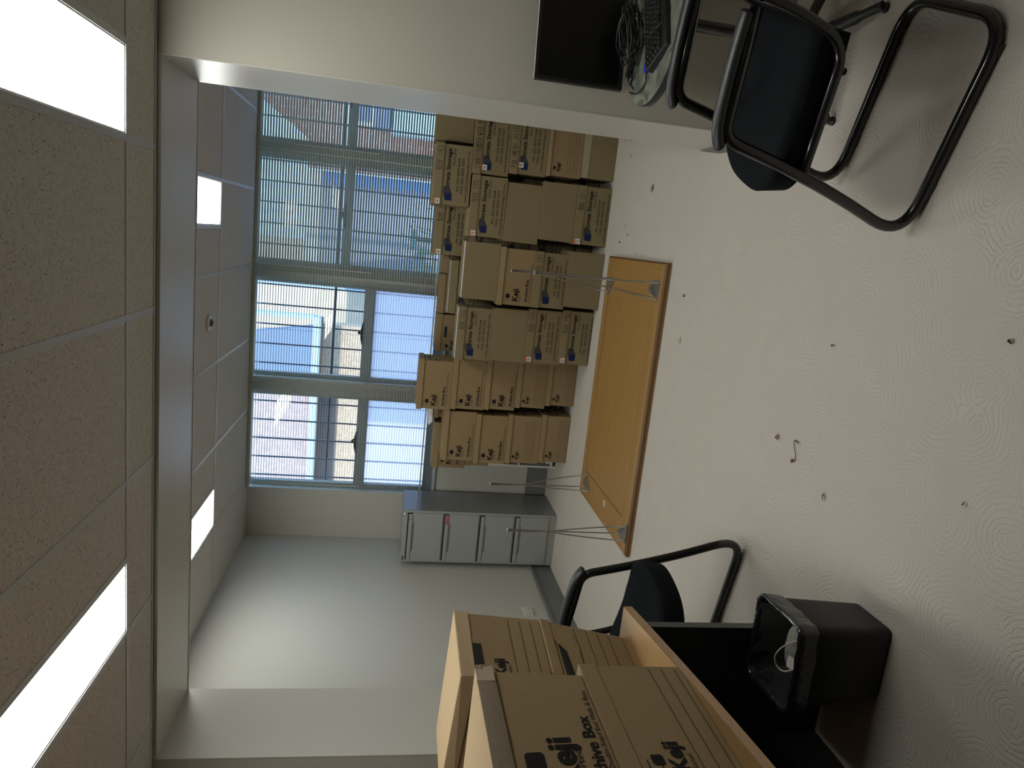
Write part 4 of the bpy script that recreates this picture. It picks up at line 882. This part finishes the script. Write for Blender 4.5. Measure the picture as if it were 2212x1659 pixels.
# ------------------------------------------------------------------ waste bin
t = thing('waste_bin', 'black rectangular waste bin with liner beside the desk', 'bin', (-1.12, 1.81, 0))
lo = [(-1.003, 1.714), (-1.005, 1.892), (-1.222, 1.892), (-1.224, 1.714)]; hi = [(-1.000, 1.708), (-1.008, 1.940), (-1.280, 1.938), (-1.268, 1.700)]
def loopring(b, c4, z, r, e=0.0, n=5, jit=0.0):
    out = []; m = (sum(p[0] for p in c4)/4, sum(p[1] for p in c4)/4)
    for i in range(4):
        p = Vector(c4[i]); q = Vector(c4[i-1]); s = Vector(c4[(i+1) % 4]); a_ = p+(q-p).normalized()*r; c_ = p+(s-p).normalized()*r
        for k in range(n+1):
            u = k/n; w = a_*(1-u)**2+p*2*u*(1-u)+c_*u*u; w = w+(w-Vector(m)).normalized()*e
            out.append(w)
        for k in range(1, 7):
            u = k/7; nx = s+(p-s).normalized()*r; w = c_*(1-u)+nx*u; out.append(w+(w-Vector(m)).normalized()*e)
    return [b.verts.new((w.x+1.12+random.uniform(-jit, jit), w.y-1.81+random.uniform(-jit, jit), z+random.uniform(-jit, jit))) for w in out]
def loft(b, rings):
    for A, B in zip(rings, rings[1:]):
        n = len(A)
        for k in range(n): b.faces.new((A[k], A[(k+1) % n], B[(k+1) % n], B[k]))
b = NB(); R = [loopring(b, lo, 0.002, .02), loopring(b, lo, 0.012, .025, .003), loopring(b, hi, .300, .028), loopring(b, hi, .302, .028, -.004), loopring(b, lo, .02, .02, -.004)]
loft(b, R); b.faces.new(R[0][::-1]); b.faces.new(R[-1]); bmesh.ops.recalc_face_normals(b, faces=b.faces[:]); obj('body', b, 'black_plastic', t, True)
b = NB(); R = [loopring(b, lo, .03, .02, -.012, jit=.003), loopring(b, hi, .16, .028, -.022, jit=.006), loopring(b, hi, .26, .028, -.012, jit=.005), loopring(b, hi, .300, .028, -.006, jit=.002), loopring(b, hi, .309, .028, .003, jit=.002), loopring(b, hi, .300, .028, .009, jit=.002), loopring(b, hi, .272, .028, .007, jit=.003), loopring(b, hi, .245, .028, .0065, jit=.003)]
loft(b, R); b.faces.new(R[0]); bmesh.ops.recalc_face_normals(b, faces=b.faces[:]); obj('bin_liner', b, 'liner_film', t, True)
# face mask lying in the bin
t = thing('face_mask', 'off-white face mask with elastic strap in the waste bin', 'mask', (-1.118, 1.800, 0.225))
b = NB(); NU, NV = 16, 20; g = []
for i in range(NU+1):
    r_ = []
    for j in range(NV+1):
        u, v = -1+2*i/NU, -1+2*j/NV; w = math.sqrt(max(0, 1-u*u*0.92)); r_.append(b.verts.new((v*0.085*w, u*0.050, 0.032*(1-u*u)*(1-0.8*v*v*w)+(0.004 if abs(v) < .1 else 0))))
    g.append(r_)
for i in range(NU):
    for j in range(NV): b.faces.new((g[i][j], g[i][j+1], g[i+1][j+1], g[i+1][j]))
bmesh.ops.solidify(b, geom=b.faces[:], thickness=0.002)
bmesh.ops.transform(b, matrix=Matrix.Rotation(math.radians(28), 4, 'X'), verts=b.verts[:]); obj('mask_shell', b, 'mask_white', t, True)
b = NB(); add_tube(b, smooth_path([(0.050, -.030, .020), (0.025, -.005, .042), (-.015, .025, .052), (-.055, .048, .048), (-.085, .050, .036), (-.092, .030, .026), (-.075, .005, .018), (-.050, -.012, .012)], 5), 0.0028, 8); obj('elastic_strap', b, 'strap_cream', t, True)
b = NB(); add_box(b, (-0.055, -0.020, 0.036), (-0.018, 0.012, 0.0368), 0, Matrix.Rotation(.35, 4, 'X')); tg = obj('care_tag', b, 'sticker_white', t)

# ------------------------------------------------------------------ round table and what is on it
rc = (0.812, 2.592); TZ = .692
t = thing('round_table', 'small round table with mottled grey-green top against the wall', 'table', (rc[0], rc[1], 0))
b = NB(); add_lathe(b, [(0.275, TZ-.0335), (0.2855, TZ-.030), (0.2865, TZ-.004), (0.284, TZ-.0015), (0.275, TZ-.0015)], 72); obj('edge_band', b, 'black_rubber', t, True)
b = NB(); add_lathe(b, [(0.2845, TZ-.0018), (0.2825, TZ)], 72); obj('tabletop', b, 'mottled_laminate', t)
b = NB(); add_tube(b, [(0, 0, .09), (0, 0, TZ-.033)], 0.021, 24); obj('pedestal', b, 'black_metal', t, True)
b = NB(); add_lathe(b, [(0.09, TZ-.045), (0.09, TZ-.035), (0.02, TZ-.0345)], 24); obj('top_plate', b, 'black_metal', t)
for k in range(4):
    a = math.radians((-77, 13, 103, 196)[k]); c, s = math.cos(a), math.sin(a)
    b = NB(); add_tube(b, smooth_path([(0.02*c, 0.02*s, .115), (0.10*c, 0.10*s, .10), (0.20*c, 0.20*s, .055), (0.285*c, 0.285*s, .022)], 5), [0.024]*6+[0.022]*5+[0.016]*5, 12, flat=.8); ft = obj('foot', b, 'black_rubber', t, True)
    b = NB(); add_lathe(b, [(0.016, 0.0006), (0.016, .010), (0.01, .016)], 16, Matrix.Translation((0.275*c, 0.275*s, 0))); obj('foot_glide', b, 'black_plastic', ft)
# monitor
ma = Vector((0.612, 2.815)); mb = Vector((1.145, 2.900)); md = (mb-ma).normalized()
t = thing('monitor', 'black computer monitor standing on the round table by the wall', 'monitor', (ma.x, ma.y, TZ), math.atan2(md.y, md.x))
mw = (mb-ma).length; mh = .344; z0 = .022
tilt = Matrix.Translation((0, 0, z0)) @ Matrix.Rotation(0, 4, 'X')
b = NB(); add_box(b, (0, 0, 0), (mw, .022, mh), .004, tilt); add_box(b, (0.12, .022, .05), (mw-.12, .04, mh-.08), .008, tilt); obj('housing', b, 'black_plastic', t)
b = NB(); add_box(b, (.014, -.0008, .020), (mw-.014, 0.001, mh-.014), 0, tilt); obj('screen', b, 'screen_black', t)
b = NB(); add_box(b, (0, -.0004, mh-.0002), (mw, .012, mh+.0010), 0, tilt); obj('top_edge', b, 'white_plastic', t)
b = NB(); add_box(b, (mw/2-.03, .022, 0.0), (mw/2+.03, .038, .14), .004); obj('stand_neck', b, 'black_plastic', t)
b = NB(); add_box(b, (mw/2-.07, -.03, 0.0006), (mw/2+.05, .042, .010), .004); obj('stand_foot', b, 'black_plastic', t)
# keyboard
kd = Vector((.914, .405)); kc = Vector((.650, 2.461))+kd*.222
t = thing('keyboard', 'black wired computer keyboard lying on the round table', 'keyboard', (kc.x, kc.y, TZ+.001), math.atan2(kd.y, kd.x))
b = NB(); add_hex(b, [(-.222, -.080, 0), (.222, -.080, 0), (.222, .078, 0), (-.222, .078, 0), (-.219, -.076, .014), (.219, -.076, .014), (.219, .075, .026), (-.219, .075, .026)], .004); obj('case', b, 'black_plastic', t)
rows = [(15, 0), (14, .2), (14, .3), (13, .5), (12, .9), (9, 0)]
keys = NB(); leg_ = NB(); nk = 0
for r_, (n, off) in enumerate(rows):
    yc = .062-.0195*r_
    for k in range(n+4):
        x = -.205+.0195*(k+off*(k > 0))
        if x > .205: continue
        z = .0265-(.078-yc)*.075
        kb = NB(); w = .0085 if not (r_ == 5 and k == 4) else .045
        add_hex(kb, [(x-w, yc-.0085, z-.001), (x+w, yc-.0085, z-.001), (x+w, yc+.0085, z), (x-w, yc+.0085, z), (x-w+.0018, yc-.006, z+.006), (x+w-.0018, yc-.006, z+.006), (x+w-.0018, yc+.007, z+.007), (x-w+.0018, yc+.007, z+.007)])
        if nk < 98: obj('key', kb, 'key_black', t)
        else: kb.free()
        nk += 1
        rect(leg_, x-.0035, x-.0015, yc+.001, yc+.0042, lambda a_, c_: (a_, c_, z+.0073))
obj('key_legends', leg_, 'key_legend', t)
# cables and plugs
def cable(pts, r, name, label, m='cable_black', group='cables on the round table'):
    pts = [(p[0]+.016, p[1]+.072, p[2]) for p in pts]; b = NB(); o = Vector(pts[0]); add_tube(b, smooth_path([Vector(p)-o for p in pts], 6), r, 7); ob = obj(name, b, m, None, True); ob.location = o; tag(ob, label, 'cable', group); return ob
random.seed(11)
z = TZ+.004
cable([(.655, 2.70, z+.012), (.63, 2.67, z+.004), (.60, 2.66, z+.01), (.575, 2.665, z-.03), (.565, 2.68, z-.075), (.580, 2.69, z-.09), (.598, 2.690, z-.05), (.605, 2.690, z+.004), (.66, 2.70, z+.02)], .0035, 'cable', 'black cable looping over the left edge of the round table')
LB = ['thin black keyboard cable crossing over the keys', 'black cable coiled widest behind the keyboard', 'black cable coiled under the others behind the keyboard', 'black cable arched highest in the cable pile', 'black cable running along the monitor foot']
cable([(.70, 2.62, z+.03), (.72, 2.55, z+.05), (.700, 2.46, z+.038), (.72, 2.40, z+.036), (.74, 2.345, z+.025), (.80, 2.37, z+.016), (.88, 2.40, z+.018)], .0022, 'cable', LB[0])
for q in range(4):
    cx_, cy_ = .765+random.uniform(-.02, .03), 2.640+random.uniform(-.02, .02); pts = []
    for k in range(19):
        a = k*2*PI/6.3+q; rr = .075+.022*math.sin(k*1.7+q*2); pts.append((cx_+rr*1.1*math.cos(a), cy_+rr*.55*math.sin(a)*.9, z+.008+.012*q+.018*(1+math.sin(k*1.1+q))))
    cable(pts, .0034, 'cable', LB[1+q])
b = NB(); add_box(b, (-.032, -.012, -.011), (.032, .012, .011), .005); o = obj('cable_adapter', b, 'black_plastic', None, False, (.684, 2.777, TZ+.0115)); o.rotation_euler = (0, 0, -.5); tag(o, 'black plug lying left of the monitor', 'adapter')
t = thing('video_plug', 'blue video plug on the round table beside the keyboard', 'plug', (.648, 2.592, TZ), .5)
b = NB(); add_box(b, (-.016, -.009, .0006), (.016, .009, .016), .003); obj('connector', b, 'blue_plastic', t)
b = NB(); add_tube(b, smooth_path([(-.016, 0, .008), (-.05, .02, .008), (-.02, .11, .006), (.03, .165, .010)], 5), .003, 7); obj('cord', b, 'cable_black', t, True)

# ------------------------------------------------------------------ dry leaves and crumbs on the carpet
random.seed(5)
def crumb(x, y, ln, wd, ang, m, label, cat='leaf fragment', name='leaf_fragment'):
    b = NB(); n = 7; L1 = []; L2 = []
    for i in range(n):
        u = i/(n-1); w = wd*math.sin(PI*min(max(u, .08), .93))*random.uniform(.7, 1.2); zz = .003+.006*math.sin(PI*u)*random.uniform(.6, 1.4)
        L1.append(b.verts.new(((u-.5)*ln, w, zz))); L2.append(b.verts.new(((u-.5)*ln, -w, zz+random.uniform(-.001, .002))))
    for i in range(n-1): b.faces.new((L1[i], L1[i+1], L2[i+1], L2[i]))
    bmesh.ops.solidify(b, geom=b.faces[:], thickness=.001)
    o = obj(name, b, m, None, False, (x, y, .001)); o.rotation_euler = (0, 0, ang); tag(o, label, cat, 'dry leaf bits on the carpet'); return o
crumb(.414, 4.358, .050, .013, .15, 'leaf_brown', 'largest brown dry leaf on the carpet right of the upturned table')
crumb(.656, 4.877, .032, .006, .4, 'leaf_brown', 'brown leaf bit nearest the pillar foot')
crumb(.191, 4.797, .040, .008, .2, 'leaf_brown', 'brown leaf bit in front of BOX 131')
crumb(.081, 4.874, .018, .007, 1., 'leaf_dark', 'dark crumb in front of BOX 131')
crumb(.778, 5.042, .03, .004, .9, 'leaf_dark', 'dark sliver by the pillar edge, farther one')
crumb(.767, 4.925, .03, .005, .2, 'leaf_dark', 'dark sliver by the pillar edge, nearer one')
crumb(.132, 4.721, .016, .006, .6, 'leaf_dark', 'small dark crumb midway between the boxes and the largest leaf')
crumb(-.179, 3.621, .018, .010, .6, 'leaf_dark', 'dark speck just in front of the table corner')
crumb(-.416, 3.593, .040, .005, .25, 'leaf_brown', 'thin brown leaf sliver in front of the table')
crumb(.007, 4.503, .030, .005, .1, 'leaf_brown', 'brown sliver beside the table end, farther one')
crumb(.003, 4.366, .026, .004, 1.2, 'leaf_brown', 'brown sliver beside the table end, nearer one')
crumb(-.235, 2.259, .016, .004, 2.2, 'leaf_green', 'tiny green leaf scrap in the open carpet')
crumb(-.635, 2.499, .022, .010, .3, 'leaf_brown', 'pale brown husk beyond the twig')
crumb(-.690, 2.372, .018, .010, 1.3, 'leaf_brown', 'pale brown husk at the end of the twig')
crumb(-.748, 2.148, .030, .005, .1, 'leaf_brown', 'light brown seed husk nearer than the twig')
crumb(-.111, 1.547, .016, .005, .5, 'leaf_dark', 'dark crumb at the near edge of the carpet')
crumb(-.549, 1.568, .016, .003, .1, 'leaf_green', 'dark green scrap at the near carpet')
t = thing('dry_twig', 'thin dry twig with a green leaf tip on the open carpet', 'twig', (-.645, 2.36, 0))
b = NB(); add_tube(b, smooth_path([(.030, .025, .004), (.008, .012, .007), (-.015, -.002, .006), (-.042, -.006, .004)], 4), .0013, 6); obj('stem', b, 'leaf_dark', t, True)
b = NB(); quad(b, (.030, .028, .004), (.036, .010, .009), (.026, -.018, .006), (.027, .010, .004)); bmesh.ops.solidify(b, geom=b.faces[:], thickness=.0008); obj('leaflet', b, 'leaf_green', t)
